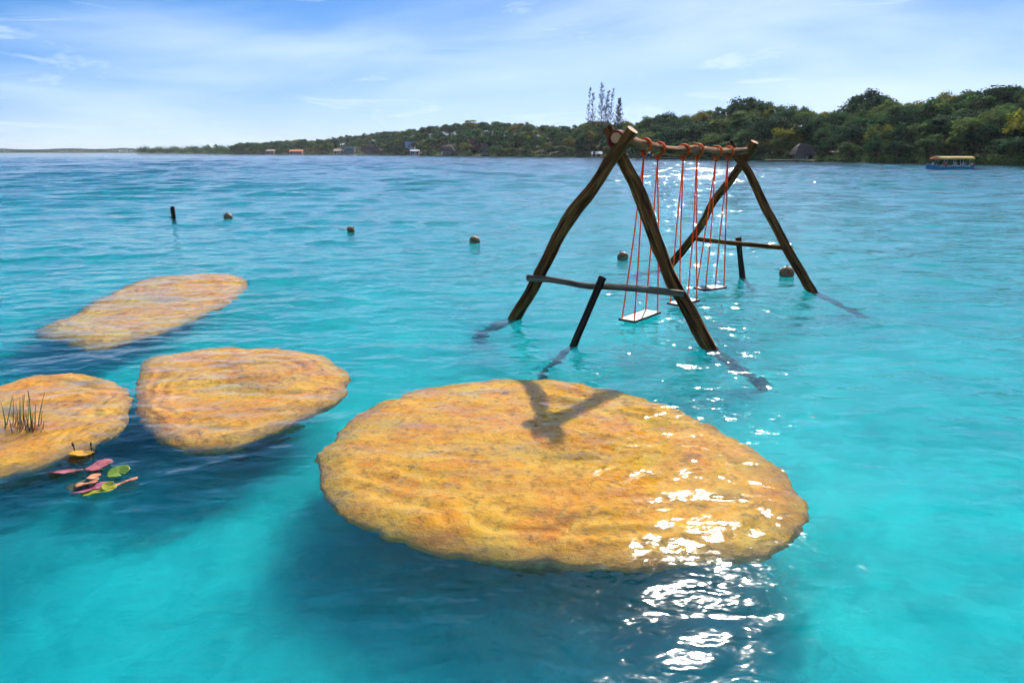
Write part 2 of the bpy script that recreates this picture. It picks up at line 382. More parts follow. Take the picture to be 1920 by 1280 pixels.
rock([(259, 705), (278, 672), (338, 660), (431, 652), (525, 654), (600, 667), (650, 702), (647, 735), (600, 770), (525, 803), (450, 833), (375, 844), (319, 830), (272, 800), (258, 770)],
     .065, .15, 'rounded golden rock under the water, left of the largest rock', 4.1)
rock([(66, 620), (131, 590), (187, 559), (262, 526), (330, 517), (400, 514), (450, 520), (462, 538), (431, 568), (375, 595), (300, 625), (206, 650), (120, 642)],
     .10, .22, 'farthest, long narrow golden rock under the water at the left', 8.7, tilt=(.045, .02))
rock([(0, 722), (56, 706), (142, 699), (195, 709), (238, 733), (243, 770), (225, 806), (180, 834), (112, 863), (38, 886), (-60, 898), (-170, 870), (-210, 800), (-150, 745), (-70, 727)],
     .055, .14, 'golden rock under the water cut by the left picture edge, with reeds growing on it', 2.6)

# ------------------------------------------------------------------ poles and ropes
def tube(name, pts, radii, mats, seg=22, rings=None, rough=.09, seed=0.0, parent=None, caps=True, taper_uv=True):
    P = np.array([Vector(p)[:] for p in pts]); Ln = np.linalg.norm(np.diff(P, axis=0), axis=1).sum()
    n = rings or max(8, int(Ln*26)); Q = catmull(P, n); rad_ = np.interp(np.linspace(0, 1, n), np.linspace(0, 1, len(radii)), radii)
    A = np.linspace(0, 2*math.pi, seg, endpoint=False); V = []; UVs = []
    t0 = Vector(Q[1]-Q[0]).normalized(); ux = t0.orthogonal().normalized(); acc = 0.0
    for i in range(n):
        t = Vector(Q[min(i+1, n-1)] - Q[max(i-1, 0)]).normalized()
        ux = (ux - t*ux.dot(t)).normalized(); uy = t.cross(ux)
        if i: acc += float(np.linalg.norm(Q[i]-Q[i-1]))
        r = rad_[i]*(1 + rough*1.3*fbm(np.cos(A)*1.3 + seed, np.sin(A)*1.3 + acc*2.6 + seed, 2) + rough*.7*perlin(np.cos(A)*4+seed*3, np.sin(A)*4 + acc*.9))
        V.append(Q[i] + np.outer(r*np.cos(A), np.array(ux)) + np.outer(r*np.sin(A), np.array(uy)))
        UVs.append(np.stack([np.abs(A/math.pi - 1), np.full(seg, acc)], -1))
    V = np.array(V); i = np.arange(n-1)[:, None]*seg; j = np.arange(seg)[None]
    Fq = np.stack([i+j, i+(j+1) % seg, i+seg+(j+1) % seg, i+seg+j], -1).reshape(-1, 4)
    me = np_mesh(name, V.reshape(-1, 3), Fq, mats, True, np.array(UVs).reshape(-1, 2))
    if caps:
        bm = bmesh.new(); bm.from_mesh(me); bm.verts.ensure_lookup_table()
        for ring, rev in ((range(seg), True), (range((n-1)*seg, n*seg), False)):
            vs_ = [bm.verts[k] for k in ring]
            fc = bm.faces.new(vs_[::-1] if rev else vs_); fc.material_index = min(1, len(mats)-1); fc.smooth = False
        for e in bm.edges:
            if len(e.link_faces) == 2 and (len(e.link_faces[0].verts) > 4) != (len(e.link_faces[1].verts) > 4): e.smooth = False
        bm.to_mesh(me); bm.free()
    return link(name, me, parent)

BED = -1.7
nl, nr_ = W(966, 596), W(1331, 656)                 # feet of the near trestle at the waterline
fl, fr = W(1250, 507), W(1522, 546)                 # feet of the far trestle
def trestle_plane(a, b_): return a, (b_ - a).cross(Vector((0, 0, 1))).normalized()
pn, nn = trestle_plane(nl, nr_); pf, nf = trestle_plane(fl, fr)
if nn.y > 0: nn = -nn
if nf.y > 0: nf = -nf
def on(px, py, p0, n, off=0.0): return WP(px, py, p0 + n*off, n)
def sunk(p, q): d = (p - q); return p + d*((BED - p.z)/d.z)   # continue a pole down to the bed
fr_o = empty('swing_set')
ctr = (nl + nr_ + fl + fr)/4; fr_o.location = (ctr.x, ctr.y, BED)
tag(fr_o, 'rustic swing set frame of crossed bark poles standing in the water', 'swing set')
def pole(name, pts, radii, mats, seed, rough=.13):
    radii = [r_*.84 for r_ in radii]
    o = tube(name, [p - fr_o.location for p in pts], radii, mats, seed=seed, rough=rough, parent=fr_o); return o
wood = [M['bark'], M['cut']]
la = [on(x, y, pn, nn, .07) for x, y in ((966, 596), (1008, 522), (1047, 445), (1074, 400), (1112, 352), (1140, 308), (1163, 277), (1186, 243))]
la = [sunk(la[0], la[1])] + la
pole('leg', la, [.098, .098, .092, .092, .094, .095, .088, .088, .086, .084], wood, 1.1)
lb = [on(x, y, pn, nn, -.08) for x, y in ((1331, 656), (1297, 592), (1262, 530), (1231, 452), (1198, 362), (1180, 325), (1160, 284), (1139, 240))]
lb = [sunk(lb[0], lb[1])] + lb
pole('leg', lb, [.10, .10, .095, .088, .085, .095, .096, .085, .08, .08], wood, 3.7, .13)
lc = [on(x, y, pf, nf, -.05) for x, y in ((1250, 507), (1282, 466), (1311, 428), (1340, 375), (1372, 334), (1393, 303), (1415, 266))]
lc = [sunk(lc[0], lc[1])] + lc
pole('leg', lc, [.088, .088, .084, .08, .082, .085, .08], wood, 5.2)
ld = [on(x, y, pf, nf, .06) for x, y in ((1522, 546), (1493, 497), (1462, 440), (1431, 380), (1405, 325), (1384, 295), (1368, 268))]
ld = [sunk(ld[0], ld[1])] + ld
pole('leg', ld, [.092, .092, .085, .083, .078, .082, .08], wood, 7.9)
b0 = on(1128, 257, pn, nn, .12); b1 = on(1168, 263, pn, nn, -.06); b5 = on(1400, 283, pf, nf, -.02)
def bm_at(t, sag=0.0): p = b1.lerp(b5, t); return p + Vector((0, 0, sag))
beam_px = [(1210, 273), (1258, 283), (1305, 281), (1352, 285)]
bdir = (b5 - b1); bh = Vector((bdir.x, bdir.y, 0)).normalized(); bnorm = bh.cross(Vector((0, 0, 1)))
beam_pts = [b1 - bh*.18 + Vector((0, 0, .03)), b1] + [WP(x, y, b1, bnorm) for x, y in beam_px] + [b5, b5 + bh*.12]
pole('crossbeam', beam_pts, [.078, .08, .080, .074, .074, .072, .07, .068, .066], [M['beam'], M['cut']], 2.2, .10)
wr = []                                               # red cord lashed round the near joint
cz = b1 - bh*.12 + Vector((0, 0, .0)); 
for k in range(54):
    t = k/53*2*math.pi*5; wr.append(cz + bh*(k/53*.12 - .06) + bnorm*(.098*math.cos(t)) + Vector((0, 0, .098*math.sin(t))))
o = tube('lashing', [p - fr_o.location for p in wr], [.014], [M['lash']], seg=6, rings=220, rough=0, parent=fr_o)
br = [on(x, y, pn, nn, .19) for x, y in ((990, 521), (1030, 524), (1068, 530), (1100, 536), (1140, 537), (1190, 541), (1240, 546))] + [on(1281, 551, pn, nn, .03)]
pole('brace', br, [.052, .050, .046, .045, .047, .044, .045, .043], [M['brace'], M['cut']], 9.3, .06)
br = [on(x, y, pf, nf, -.15) for x, y in ((1299, 447), (1340, 452), (1388, 457), (1440, 462), (1486, 466))]
pole('brace', br, [.05, .048, .05, .048, .05], [M['bark'], M['cut']], 4.4, .06)
pt_ = on(1130, 520, pn, nn, .30); pb = W(1076, 646); pole('prop', [sunk(pb, pt_), pb, pb.lerp(pt_, .5), pt_], [.055, .055, .052, .056], [M['prop'], M['prop']], 6.1, .07)
pt_ = on(1384, 445, pf, nf, -.27); pb = W(1392, 520); pole('prop', [sunk(pb, pt_), pb, pb.lerp(pt_, .5), pt_], [.062, .062, .055, .06], [M['prop'], M['prop']], 8.2, .07)

# swings: seat board, four ropes, two wraps round the beam
bq = catmull([p[:] for p in beam_pts], 400)
def beam_near(px):
    def prj(p): d = Vector(p) - CAM; z = d.y*CP - d.z*SP; return 960 + F*d.x/z
    i = int(np.argmin([abs(prj(p)-px) for p in bq])); return Vector(bq[i]), Vector(bq[min(i+1, 399)]-bq[max(i-1, 0)]).normalized()
def swing(loops, corners, z, label, seed):
    P = [W(x, y, z) for x, y in corners]              # left, front, right, back
    e1 = ((P[2]-P[1]) + (P[3]-P[0])).normalized()
    c = sum(P, Vector())/4; e1.z = 0; e1.normalize(); e2 = Vector((-e1.y, e1.x, 0))
    hl = max(.22, sum(abs((p-c).dot(e1)) for p in P)/4); hw = max(.10, min(.13, sum(abs((p-c).dot(e2)) for p in P)/4))
    root = empty('swing', (c.x, c.y, z), math.atan2(e1.y, e1.x))
    tag(root, label, 'swing', 'rope swings hanging from the crossbeam')
    inv = Matrix.Rotation(-math.atan2(e1.y, e1.x), 3, 'Z')
    loc = lambda p: inv @ (p - root.location)
    st = MB().box((0, 0, -.012), (2*hl, 2*hw, .022)).build('seat', M['seat'], root, False, .004)
    MB().box((0, hw+.006, -.014), (2*hl+.02, .012, .03)).box((0, -hw-.006, -.014), (2*hl+.02, .012, .03)).box((hl+.006, 0, -.0145), (.012, 2*hw, .029)).box((-hl-.006, 0, -.0145), (.012, 2*hw, .029)).build('edging', M['seat_edge'], st)
    for k, lx in enumerate(loops):
        q, t = beam_near(lx); sgn = -1 if k == 0 else 1
        side = t.cross(Vector((0, 0, 1))).normalized(); upv = side.cross(t)
        hp = []
        for i in range(60):
            a = i/59*2*math.pi*3.0 - math.pi/2
            hp.append(loc(q + t*((i/59-.5)*.045) + side*(.082*math.cos(a)) + upv*(.082*math.sin(a))))
        tube('rope_wrap', hp, [.0125], [M['rope']], seg=6, rings=130, rough=0, parent=root)
        kn = q - upv*.105
        tube('knot', [loc(kn + side*(.028*math.cos(a)) + t*(.016*math.sin(2*a)) + upv*(.030*math.sin(a))) for a in np.linspace(0, 6.28, 14)], [.014], [M['rope']], seg=7, rings=30, rough=0, parent=root)
        for s in (-1, 1):
            end = Vector((sgn*(hl-.025), s*(hw-.02), -.03)); top = loc(kn - upv*.02)
            mid = top.lerp(end, .5) + Vector((random.Random(seed+k*2+s).uniform(-.02, .02), random.Random(seed+k*2+s+9).uniform(-.02, .02), 0))
            tube('rope', [top, top.lerp(end, .12) + Vector((0, 0, -.01)), mid, end], [.0098], [M['rope']], seg=7, rings=24, rough=0, parent=root)
    return root
swing((1209, 1235), ((1161, 597), (1191, 601), (1238, 584), (1209, 580)), .06, 'nearest rope swing, its board seat at the left, closest to the camera', 1)
swing((1282, 1308), ((1252, 567), (1276, 571), (1311, 561), (1288, 558)), .07, 'middle rope swing, its seat half hidden behind a leg of the frame', 2)
swing((1344, 1366), ((1301, 538), (1324, 543), (1363, 537), (1340, 534)), .09, 'farthest rope swing, nearest the far trestle', 3)

# ------------------------------------------------------------------ floats and post in the water
M['float'] = plain('weathered_float', (.24, .15, .075), .6, .4, 6)
M['float_dark'] = plain('float_band', (.07, .04, .028), .7, .3, 20)
M['float_red'] = plain('faded_red_paint', (.38, .07, .05), .7, .3, 20)
def ball_mesh():
    v = []; f = []; n, k = 28, 18
    for i in range(k+1):
        a = math.pi*i/k
        for j in range(n):
            t = 2*math.pi*j/n; r = math.sin(a)*(1 - .035*math.exp(-((a-math.pi/2)/.07)**2)); r *= 1 + .012*math.sin(3*t+2*a)
            v.append((r*math.cos(t), r*math.sin(t), math.cos(a)*.94))
    for i in range(k):
        for j in range(n): f.append((i*n+j, (i+1)*n+j, (i+1)*n+(j+1) % n, i*n+(j+1) % n))
    return np_mesh('ball', v, f, [M['float']])
BALL = ball_mesh()
def ring_mesh(name, R0, r0, mat, n=32, k=8):
    v = [((R0+r0*math.cos(b))*math.cos(a), (R0+r0*math.cos(b))*math.sin(a), r0*1.6*math.sin(b)) for a in np.linspace(0, 2*math.pi, n, endpoint=False) for b in np.linspace(0, 2*math.pi, k, endpoint=False)]
    f = [(i*k+j, ((i+1) % n)*k+j, ((i+1) % n)*k+(j+1) % k, i*k+(j+1) % k) for i in range(n) for j in range(k)]
    return np_mesh(name, v, f, [mat])
BAND = ring_mesh('band', .985, .035, M['float_dark'])
EYE = ring_mesh('rope_eye', .16, .05, M['float_dark'], 16, 6)
PATCH = MB()
for i in range(10):
    a = 2*math.pi*i/10; PATCH.v.append((.98*.0+1.003*math.cos(.30*math.sin(a))*math.cos(.30*math.cos(a)), 1.003*math.cos(.30*math.sin(a))*math.sin(.30*math.cos(a)), .955*math.sin(.30*math.sin(a))))
PATCH.v.append((1.02, 0, 0)); PATCH.f += [(10, i, (i+1) % 10) for i in range(10)]
PATCH = PATCH.mesh('paint_patch', M['float_red'], True)
FLOATS = [(427, 411, 15, .55, 'mooring float farthest left, next to the short post'), (657, 435, 15, .9, 'dark brown mooring float, second from the short post'),
          (890, 457, 21, .5, 'tan mooring float left of the swings, third from the short post'), (1168, 487, 21, .7, 'mooring float seen between the near leg and the first swing ropes'),
          (1476, 518, 25, .4, 'mooring float with a red mark beside the far right leg')]
for k, (px, py, wd, tl, lab) in enumerate(FLOATS):
    p = W(px, py, 0); r = wd/2/F*(Vector(p) - CAM).length
    root = empty('mooring_float', (p.x, p.y + r*.3, r*.42), .7*k); root.rotation_euler = (tl*.8, .3*math.sin(k*2.1), k*1.3); root.scale = (r, r, r)
    tag(root, lab, 'float', 'line of mooring floats')
    link('ball', BALL, root); link('band', BAND, root); e = link('rope_eye', EYE, root); e.location = (0, 0, 1.02); e.rotation_euler = (R(90), 0, 0)
    if k in (1, 3, 4):
        q = link('paint_patch', PATCH, root); q.rotation_euler = (0, -R(35), -math.pi/2 - k*1.3)
p = W(326, 409, 0); root = empty('mooring_post', (p.x, p.y, -2.2)); tag(root, 'short dark broken post standing in the water at left', 'post')
t = WY(323, 387, p.y)
tube('post', [(0, 0, 0), (-.005, 0, 2.2), Vector((t.x-p.x, 0, 2.2+t.z))], [.075, .07, .055], [M['prop'], M['prop']], seg=14, rough=.2, seed=3, parent=root)
MB().bar((0, 0, 2.23), (-.14, 0, 2.22), .02, 6).build('peg', M['prop'], root)
# thin float line lying on the water between two floats
a, c_ = W(560, 424), W(650, 432); 
lp = [a.lerp(c_, u) + Vector((0, .25*math.sin(u*3), .012)) for u in np.linspace(0, 1, 8)]
M['line'] = plain('wet_line', (.30, .28, .20), .6, .2, 20)
tag(tube('float_line', lp, [.008], [M['line']], seg=6, rings=40, rough=0), 'thin slack line on the water left of the dark brown float', 'rope')

# ------------------------------------------------------------------ reeds on the left rock
M['reed'] = plain('green_reed', (.13, .15, .03), .6, .4, 8)
M['reed_base'] = plain('russet_stubble', (.36, .10, .025), .7, .4, 8)
base = UW(46, 806, .08); root = empty('reed_clump', (base.x, base.y, -.10)); tag(root, 'clump of thin green reeds rising from the left rock', 'reeds')
rr_ = random.Random(5)
RE = [((8, 806), (2, 754)), ((18, 803), (24, 744)), ((10, 802), (5, 766)), ((36, 808), (37, 745)), ((40, 806), (46, 738)), ((50, 808), (43, 740)), ((54, 806), (52, 733)), ((58, 806), (53, 732)),
      ((62, 806), (56, 742)), ((66, 806), (84, 734)), ((46, 806), (53, 752)), ((33, 806), (36, 757)), ((28, 804), (30, 757)), ((56, 807), (43, 779)), ((60, 808), (48, 768)), ((63, 804), (67, 757)), ((5, 800), (23, 742)), ((52, 808), (62, 775))]
for (bx, by), (tx, ty) in RE:
    p = UW(bx, by, .06); q = WY(tx, ty, p.y + rr_.uniform(-.08, .08)); p = p + Vector((0, 0, -.04)) - root.location; q = q - root.location
    m_ = p.lerp(q, .55) + Vector((rr_.uniform(-.012, .012), rr_.uniform(-.01, .01), 0))
    tube('reed', [p, m_, q], [.0042, .0036, .0014], [M['reed']], seg=6, rings=12, rough=.1, parent=root)
for k in range(16):
    p = UW(rr_.uniform(20, 76), rr_.uniform(798, 812), .05) - root.location; q = p + Vector((rr_.uniform(-.05, .05), rr_.uniform(-.04, .04), rr_.uniform(.09, .17)))
    tube('stubble', [p, p.lerp(q, .5) + Vector((.004, 0, 0)), q], [.005, .004, .002], [M['reed_base']], seg=5, rings=6, rough=.1, parent=root)

# ------------------------------------------------------------------ water lily
def leafmat(name, c1, c2, back):
    b = NB(name); n = b.noise(b.map((1, 1, 1)), 14, 5, .6)
    c = b.ramp(n, [(.35, c1), (.65, c2)]); g_ = b.node('ShaderNodeNewGeometry')
    b.bump(n, .4, .01); b.fin(c, .4, .4)
    tr = b.node('ShaderNodeBsdfTranslucent'); b.l.new(c, tr.inputs[0]); mx = b.node('ShaderNodeMixShader'); mx.inputs[0].default_value = .35
    b.l.new(b.p.outputs[0], mx.inputs[1]); b.l.new(tr.outputs[0], mx.inputs[2]); b.l.new(mx.outputs[0], b.out.inputs[0]); return b.m
LM = {'pink': leafmat('pink_pad', (.40, .09, .12), (.56, .19, .20), 0), 'salmon': leafmat('salmon_pad', (.60, .24, .12), (.78, .38, .22), 0), 'mauve': leafmat('mauve_pad', (.34, .10, .20), (.52, .18, .28), 0),
      'green': leafmat('green_pad', (.10, .22, .03), (.24, .36, .05), 0), 'lime': leafmat('lime_pad', (.26, .32, .03), (.50, .46, .04), 0), 'gold': leafmat('gold_pad', (.60, .28, .01), (.72, .40, .03), 0), 'olive': leafmat('olive_pad', (.06, .10, .04), (.14, .18, .06), 0)}
M['stem'] = plain('lily_stem', (.16, .18, .06), .6, .3, 10)
M['bud'] = plain('lily_bud', (.05, .03, .02), .6, .3, 10)
lc_ = UW(170, 900, .9); root = empty('water_lily', (lc_.x, lc_.y, -1.0)); tag(root, 'water lily with pink, salmon and green floating leaves at the left', 'water lily')
def pad(px, py, rx, ry, rot, mat, z, pitch=0.0, roll=0.0, cup=.0, seed=0, name='leaf', label=None):
    p = W(px, py, z); sc = (p - CAM).length/F*.86; n, k = 40, 7; v = []; f = []
    for i in range(k+1):
        s = i/k
        for j in range(n):
            a = .10 + (2*math.pi-.2)*j/(n-1)
            ed = 1 + .05*math.sin(a*17+seed)*(s > .9) + .03*math.sin(a*5+seed)
            x, y = s*ed*math.cos(a), s*ed*math.sin(a)
            v.append((x*rx*sc, y*ry*sc, cup*sc*rx*s*s + .06*rx*sc*s*math.sin(a*3+seed) + .02*rx*sc*math.sin(a*11)*s))
    for i in range(k):
        for j in range(n-1): f.append((i*n+j, (i+1)*n+j, (i+1)*n+j+1, i*n+j+1))
    me = np_mesh(name, v, f, [LM[mat]]); o = link(name, me, root)
    o.location = p - root.location; o.rotation_euler = (pitch, roll, rot)
    md = o.modifiers.new('thickness', 'SOLIDIFY'); md.thickness = .004
    q = Vector((random.Random(seed).uniform(-.1, .1), random.Random(seed+1).uniform(-.1, .1), 0))
    st = tube('stem', [q, (q + o.location)*.5 + Vector((.05, .04, 0)), o.location - Vector((0, 0, .012))], [.009, .007, .006], [M['stem']], seg=6, rings=18, rough=.05)
    st.parent = o; st.matrix_parent_inverse = (Matrix.Translation(o.location) @ o.rotation_euler.to_matrix().to_4x4()).inverted()
    if label: o['label'] = label
    return o
pad(151, 850, 21, 20, .1, 'gold', .014, R(-12), R(3), .06, 1, label='folded golden leaf with green rim')
pad(124, 883, 28, 20, .05, 'pink', .014, R(-19), R(-4), .0, 2)
pad(186, 872, 23, 26, .35, 'pink', .012, R(-5), R(-9), .05, 3)
pad(131, 868, 12, 20, .2, 'olive', -.03, 0, 0, 0, 4)
pad(146, 909, 19, 20, .5, 'olive', .004, R(-4), R(-6), 0, 5)
pad(163, 905, 19, 18, .35, 'salmon', .018, R(-12), R(-8), .05, 6)
pad(176, 893, 10, 14, .0, 'salmon', .022, R(-6), 0, .1, 7)
pad(155, 919, 21, 16, .3, 'mauve', .008, R(-14), R(-7), 0, 8)
pad(184, 910, 19, 16, .5, 'mauve', .006, R(-6), R(-8), 0, 9)
pad(222, 885, 15, 20, -.6, 'green', .02, R(8), R(12), .2, 10, label='cupped round green leaf')
pad(234, 903, 22, 20, .35, 'salmon', .014, R(-17), R(-12), .03, 11)
pad(184, 921, 28, 18, .2, 'lime', .010, R(-6), R(-6), .08, 12, label='lime green leaf with curled edge')
pad(204, 912, 11, 15, 1.1, 'lime', .025, R(10), R(-12), .15, 13)
for (bx, by, tx, ty) in ((140, 845, 135, 829), (172, 845, 170, 828)):
    p = W(bx, by, 0); q = WY(tx, ty, p.y)
    st = tube('bud_stalk', [p - root.location + Vector((0, 0, -.5)), p - root.location, p.lerp(q, .6) - root.location, q - root.location], [.004, .004, .005, .008, .002], [M['bud']], seg=8, rings=30, rough=.05, parent=root)

# ------------------------------------------------------------------ the far shores
SH = np.array([(255, 1012), (330, 985), (400, 850), (440, 757), (560, 662), (700, 606), (760, 520), (820, 445), (960, 362), (1120, 303), (1240, 236), (1447, 178), (1640, 151), (1920, 119), (2300, 96), (2900, 76)])
SKY = np.array([(255, 281), (300, 280), (330, 278), (360, 277), (385, 271), (405, 270), (425, 277), (445, 271), (480, 267), (540, 264), (600, 262), (640, 258), (700, 251), (745, 248), (790, 242), (830, 236), (880, 229), (940, 232), (985, 233),
                (1040, 240), (1085, 238), (1110, 228), (1160, 236), (1200, 229), (1230, 218), (1270, 222), (1310, 217), (1340, 206), (1370, 194), (1420, 192), (1455, 199), (1490, 195), (1525, 210), (1550, 213), (1585, 192), (1620, 171), (1650, 180), (1680, 191),
                (1720, 186), (1780, 177), (1820, 166), (1860, 161), (1920, 172), (2100, 160), (2900, 150)])
SKY[:, 1] = SKY[:, 1] + np.interp(SKY[:, 0], [1250, 1400], [0, 6])
F2 = 1328.0
def shore(px): return np.interp(px, SH[:, 0], SH[:, 1])
def depth_of(px): return np.interp(px, [255, 420, 560, 900, 1200, 2000], [20, 45, 95, 85, 58, 50])
def hill(px):
    top = 2.2 + (285 - np.interp(px, SKY[:, 0], SKY[:, 1]))/F2*(shore(px) + depth_of(px))
    return np.maximum(.3, top - 8.0)
def land_z(px, t):
    u = np.clip(t/depth_of(px), 0, 1); u = u*u*(3-2*u)*.75 + .25*u
    return np.where(t < 1, -.9 + 1.15*np.clip((t+3)/4, 0, 1), .25 + (hill_s(px))*u)
_hx = np.linspace(255, 2900, 300); _hz = np.convolve(np.pad(hill(_hx), 8, mode='edge'), np.ones(17)/17, 'valid')
def hill_s(px): return np.interp(px, _hx, _hz)
def LP(px, t, z=None):
    y = float(shore(px)) + t; return Vector(((px-960)/F2*y, y, float(land_z(px, t)) if z is None else z))
pxs = np.linspace(255, 2900, 260); ts = np.array([-6, -3, 0, 1, 3, 8, 16, 26, 38, 52, 70, 95, 130, 220.])
X, T = np.meshgrid(pxs, ts, indexing='ij'); narrow = np.interp(X, [255, 420, 600], [.12, .4, 1]); T2 = np.where(T > 3, 3+(T-3)*narrow, T)
Yd = shore(X) + T2 + .8*np.sin(X*.9)*np.interp(X, [255, 1200], [2, .6]); Z = land_z(X, T2) + .5*fbm(X*.05, T*.06, 2)*(T > 3)
i = np.arange(len(pxs)-1)[:, None]*len(ts); j = np.arange(len(ts)-1)[None]; k = len(ts)
Fq = np.stack([i+j, i+k+j, i+k+j+1, i+j+1], -1).reshape(-1, 4)
b = NB('shore_soil'); n = b.noise(b.map((1, 1, 1)), .3, 5, .6); gm = b.fin(b.ramp(n, [(.35, (.022, .030, .012)), (.65, (.055, .060, .022))]), .95, .1)
tag(link('shore_land', up(np_mesh('shore_land', np.stack([(X-960)/F2*Yd, Yd, Z], -1).reshape(-1, 3), Fq, [gm]))), 'low wooded hill along the far shore', None, None, 'structure')

# foliage
def foliage(name, stops, trans=.35):
    b = NB(name); oi = b.node('ShaderNodeObjectInfo'); g_ = b.node('ShaderNodeNewGeometry')
    c = b.ramp(oi.outputs['Random'], stops)
    n = b.noise(b.map((1, 1, 1), g_.outputs['Position']), .55, 3, .6); r_ = b.node('ShaderNodeHueSaturation'); b.l.new(c, r_.inputs['Color'])
    b.sock(r_.inputs['Value'], b.rng(n, .32, .68, .5, 1.75)); b.sock(r_.inputs['Hue'], b.rng(b.noise(b.map((1, 1, 1), g_.outputs['Position']), .21, 2, .5), .3, .7, .475, .52))  # random leaf tone, widened to put highlights and shade into the colour
    b.fin(r_.outputs[0], .85, .08)
    tr = b.node('ShaderNodeBsdfTranslucent'); b.l.new(r_.outputs[0], tr.inputs[0]); mx = b.node('ShaderNodeMixShader'); mx.inputs[0].default_value = trans
    b.l.new(b.p.outputs[0], mx.inputs[1]); b.l.new(tr.outputs[0], mx.inputs[2]); b.l.new(mx.outputs[0], b.out.inputs[0]); return b.m
M['leaf'] = foliage('broad_leaves', [(0, (.026, .070, .032)), (.35, (.042, .098, .036)), (.6, (.062, .115, .036)), (.8, (.095, .135, .032)), (1, (.14, .15, .028))])
M['leaf_y'] = foliage('yellow_leaves', [(0, (.13, .15, .02)), (.5, (.17, .17, .018)), (1, (.15, .13, .02))])
M['leaf_d'] = foliage('dark_leaves', [(0, (.022, .055, .028)), (1, (.038, .078, .03))], .28)
M['needle'] = foliage('thin_needles', [(0, (.03, .042, .028)), (1, (.04, .05, .03))], .15)
M['palm'] = foliage('palm_fronds', [(0, (.07, .095, .02)), (.6, (.13, .13, .02)), (1, (.22, .16, .02))], .35)
M['trunk'] = plain('tree_bark', (.09, .065, .045), .9, .3, 3)
def quads(P, N, size, rg, asp=.62):
    n = len(P); N = N/np.linalg.norm(N, axis=1, keepdims=True); U = np.cross(N, rg.normal(size=(n, 3))); U /= np.linalg.norm(U, axis=1, keepdims=True)+1e-9
    Vv = np.cross(N, U); s = (size*rg.uniform(.6, 1.35, n))[:, None]
    v = np.stack([P - U*s, P - Vv*s*asp + N*s*.15, P + U*s, P + Vv*s*asp + N*s*.15], 1).reshape(-1, 3)
    return v, np.arange(4*n).reshape(-1, 4)
def crown_pts(seed, rx, rz, cz, ncl, per, flat=0.0):
    rg = np.random.default_rng(seed); d = rg.normal(size=(ncl, 3)); d[:, 2] = np.abs(d[:, 2])*1.1 - .42; d /= np.linalg.norm(d, axis=1, keepdims=True)
    cen = d*np.array([rx, rx*.92, rz])*rg.uniform(.50, .95, (ncl, 1)); cen[:, 2] += cz - flat*rz*(cen[:, 0]**2 + cen[:, 1]**2)/rx**2*.3
    cr = rx*rg.uniform(.24, .44, ncl); idx = rg.integers(0, ncl, ncl*per)
    e = rg.normal(size=(len(idx), 3)); e /= np.linalg.norm(e, axis=1, keepdims=True); e[:, 2] = np.where(e[:, 2] < -.3, -e[:, 2]*.5, e[:, 2])
    P = cen[idx] + e*(cr[idx]*rg.uniform(.55, 1.08, len(idx)))[:, None]*np.array([1, 1, .8])
    return P, e + rg.normal(scale=.55, size=e.shape) + np.array([0, 0, .25]), cen, rg
KINDS = [  # normalised to a height of 1: crown radius, half height, centre, clumps, leaves per clump, flatness, word
    (.44, .42, .56, 34, 95, 0, 'round'), (.54, .36, .62, 36, 92, .6, 'wide spreading'), (.36, .46, .52, 32, 92, 0, 'tall narrow'), (.50, .43, .54, 40, 88, .2, 'broad dense'),
    (.43, .34, .64, 24, 85, .5, 'open'), (.43, .45, .52, 36, 90, .1, 'bushy')]
TREES = []
for k, (rx, rz, cz, ncl, per, fl_, word) in enumerate(KINDS):
    for var in range(2):
        P, N, cen, rg = crown_pts(100+k*7+var, rx, rz, cz, ncl, per, fl_)
        v, f = quads(P, N, .030, rg); cm = np_mesh('crown', v, f, [M['leaf']], False)
        mb = MB(); lean = Vector((rg.uniform(-.05, .05), rg.uniform(-.05, .05), 0)); fork = lean + Vector((0, 0, cz-rz*.75))
        mb.bar((0, 0, -.06), lean*.5 + Vector((0, 0, fork.z*.55)), .030, 8, .024).bar(lean*.5 + Vector((0, 0, fork.z*.54)), fork, .024, 8, .018)
        for c in cen[:7]: mb.bar(fork, fork.lerp(Vector(c), .9), .014, 6, .005)
        TREES.append((cm, mb.mesh('trunk', M['trunk'], True), word))
CM2 = {}
def crown_variant(k, key):
    if (k, key) not in CM2:
        m2 = TREES[k][0].copy(); m2.materials.clear(); m2.materials.append(M[key]); CM2[(k, key)] = m2
    return CM2[(k, key)]
def put_tree(px, t, h, wdt, k, label, group, key='leaf', rz=0.0, name='broadleaf_tree', z=None):
    p = LP(px, t) if z is None else LP(px, t, z); root = empty(name, p, rz); root.scale = (wdt, wdt, h); tag(root, label, 'tree', group)
    link('trunk', TREES[k][1], root); link('crown', TREES[k][0] if key == 'leaf' else crown_variant(k, key), root); return root
def zone(px):
    for lim, w_ in ((540, 'by the pinkish house'), (600, 'near the red roof'), (670, 'near the cream house'), (740, 'near the large thatched shelter'), (830, 'near the lavender house'), (930, 'near the maroon house'),
                    (1050, 'left of the near trestle'), (1150, 'below the feathery trees'), (1250, 'behind the first swing ropes'), (1330, 'behind the middle swing ropes'), (1430, 'behind the far trestle'),
                    (1540, 'above the thatched boathouse'), (1600, 'left of the largest tree'), (1680, 'below the largest tree'), (1750, 'left of the tour boat'), (1830, 'behind the tour boat'), (9999, 'right of the tour boat')):
        if px < lim: return w_
rt = random.Random(21)
OPEN = [(508, 8), (556, 15), (637, 14), (655, 14), (695, 20), (778, 12), (838, 17), (892, 10), (909, 10), (1119, 11), (1172, 8), (1212, 9), (1505, 24)]   # shore gardens kept clear
def is_open(px): return any(abs(px - c_) < w_ for c_, w_ in OPEN)
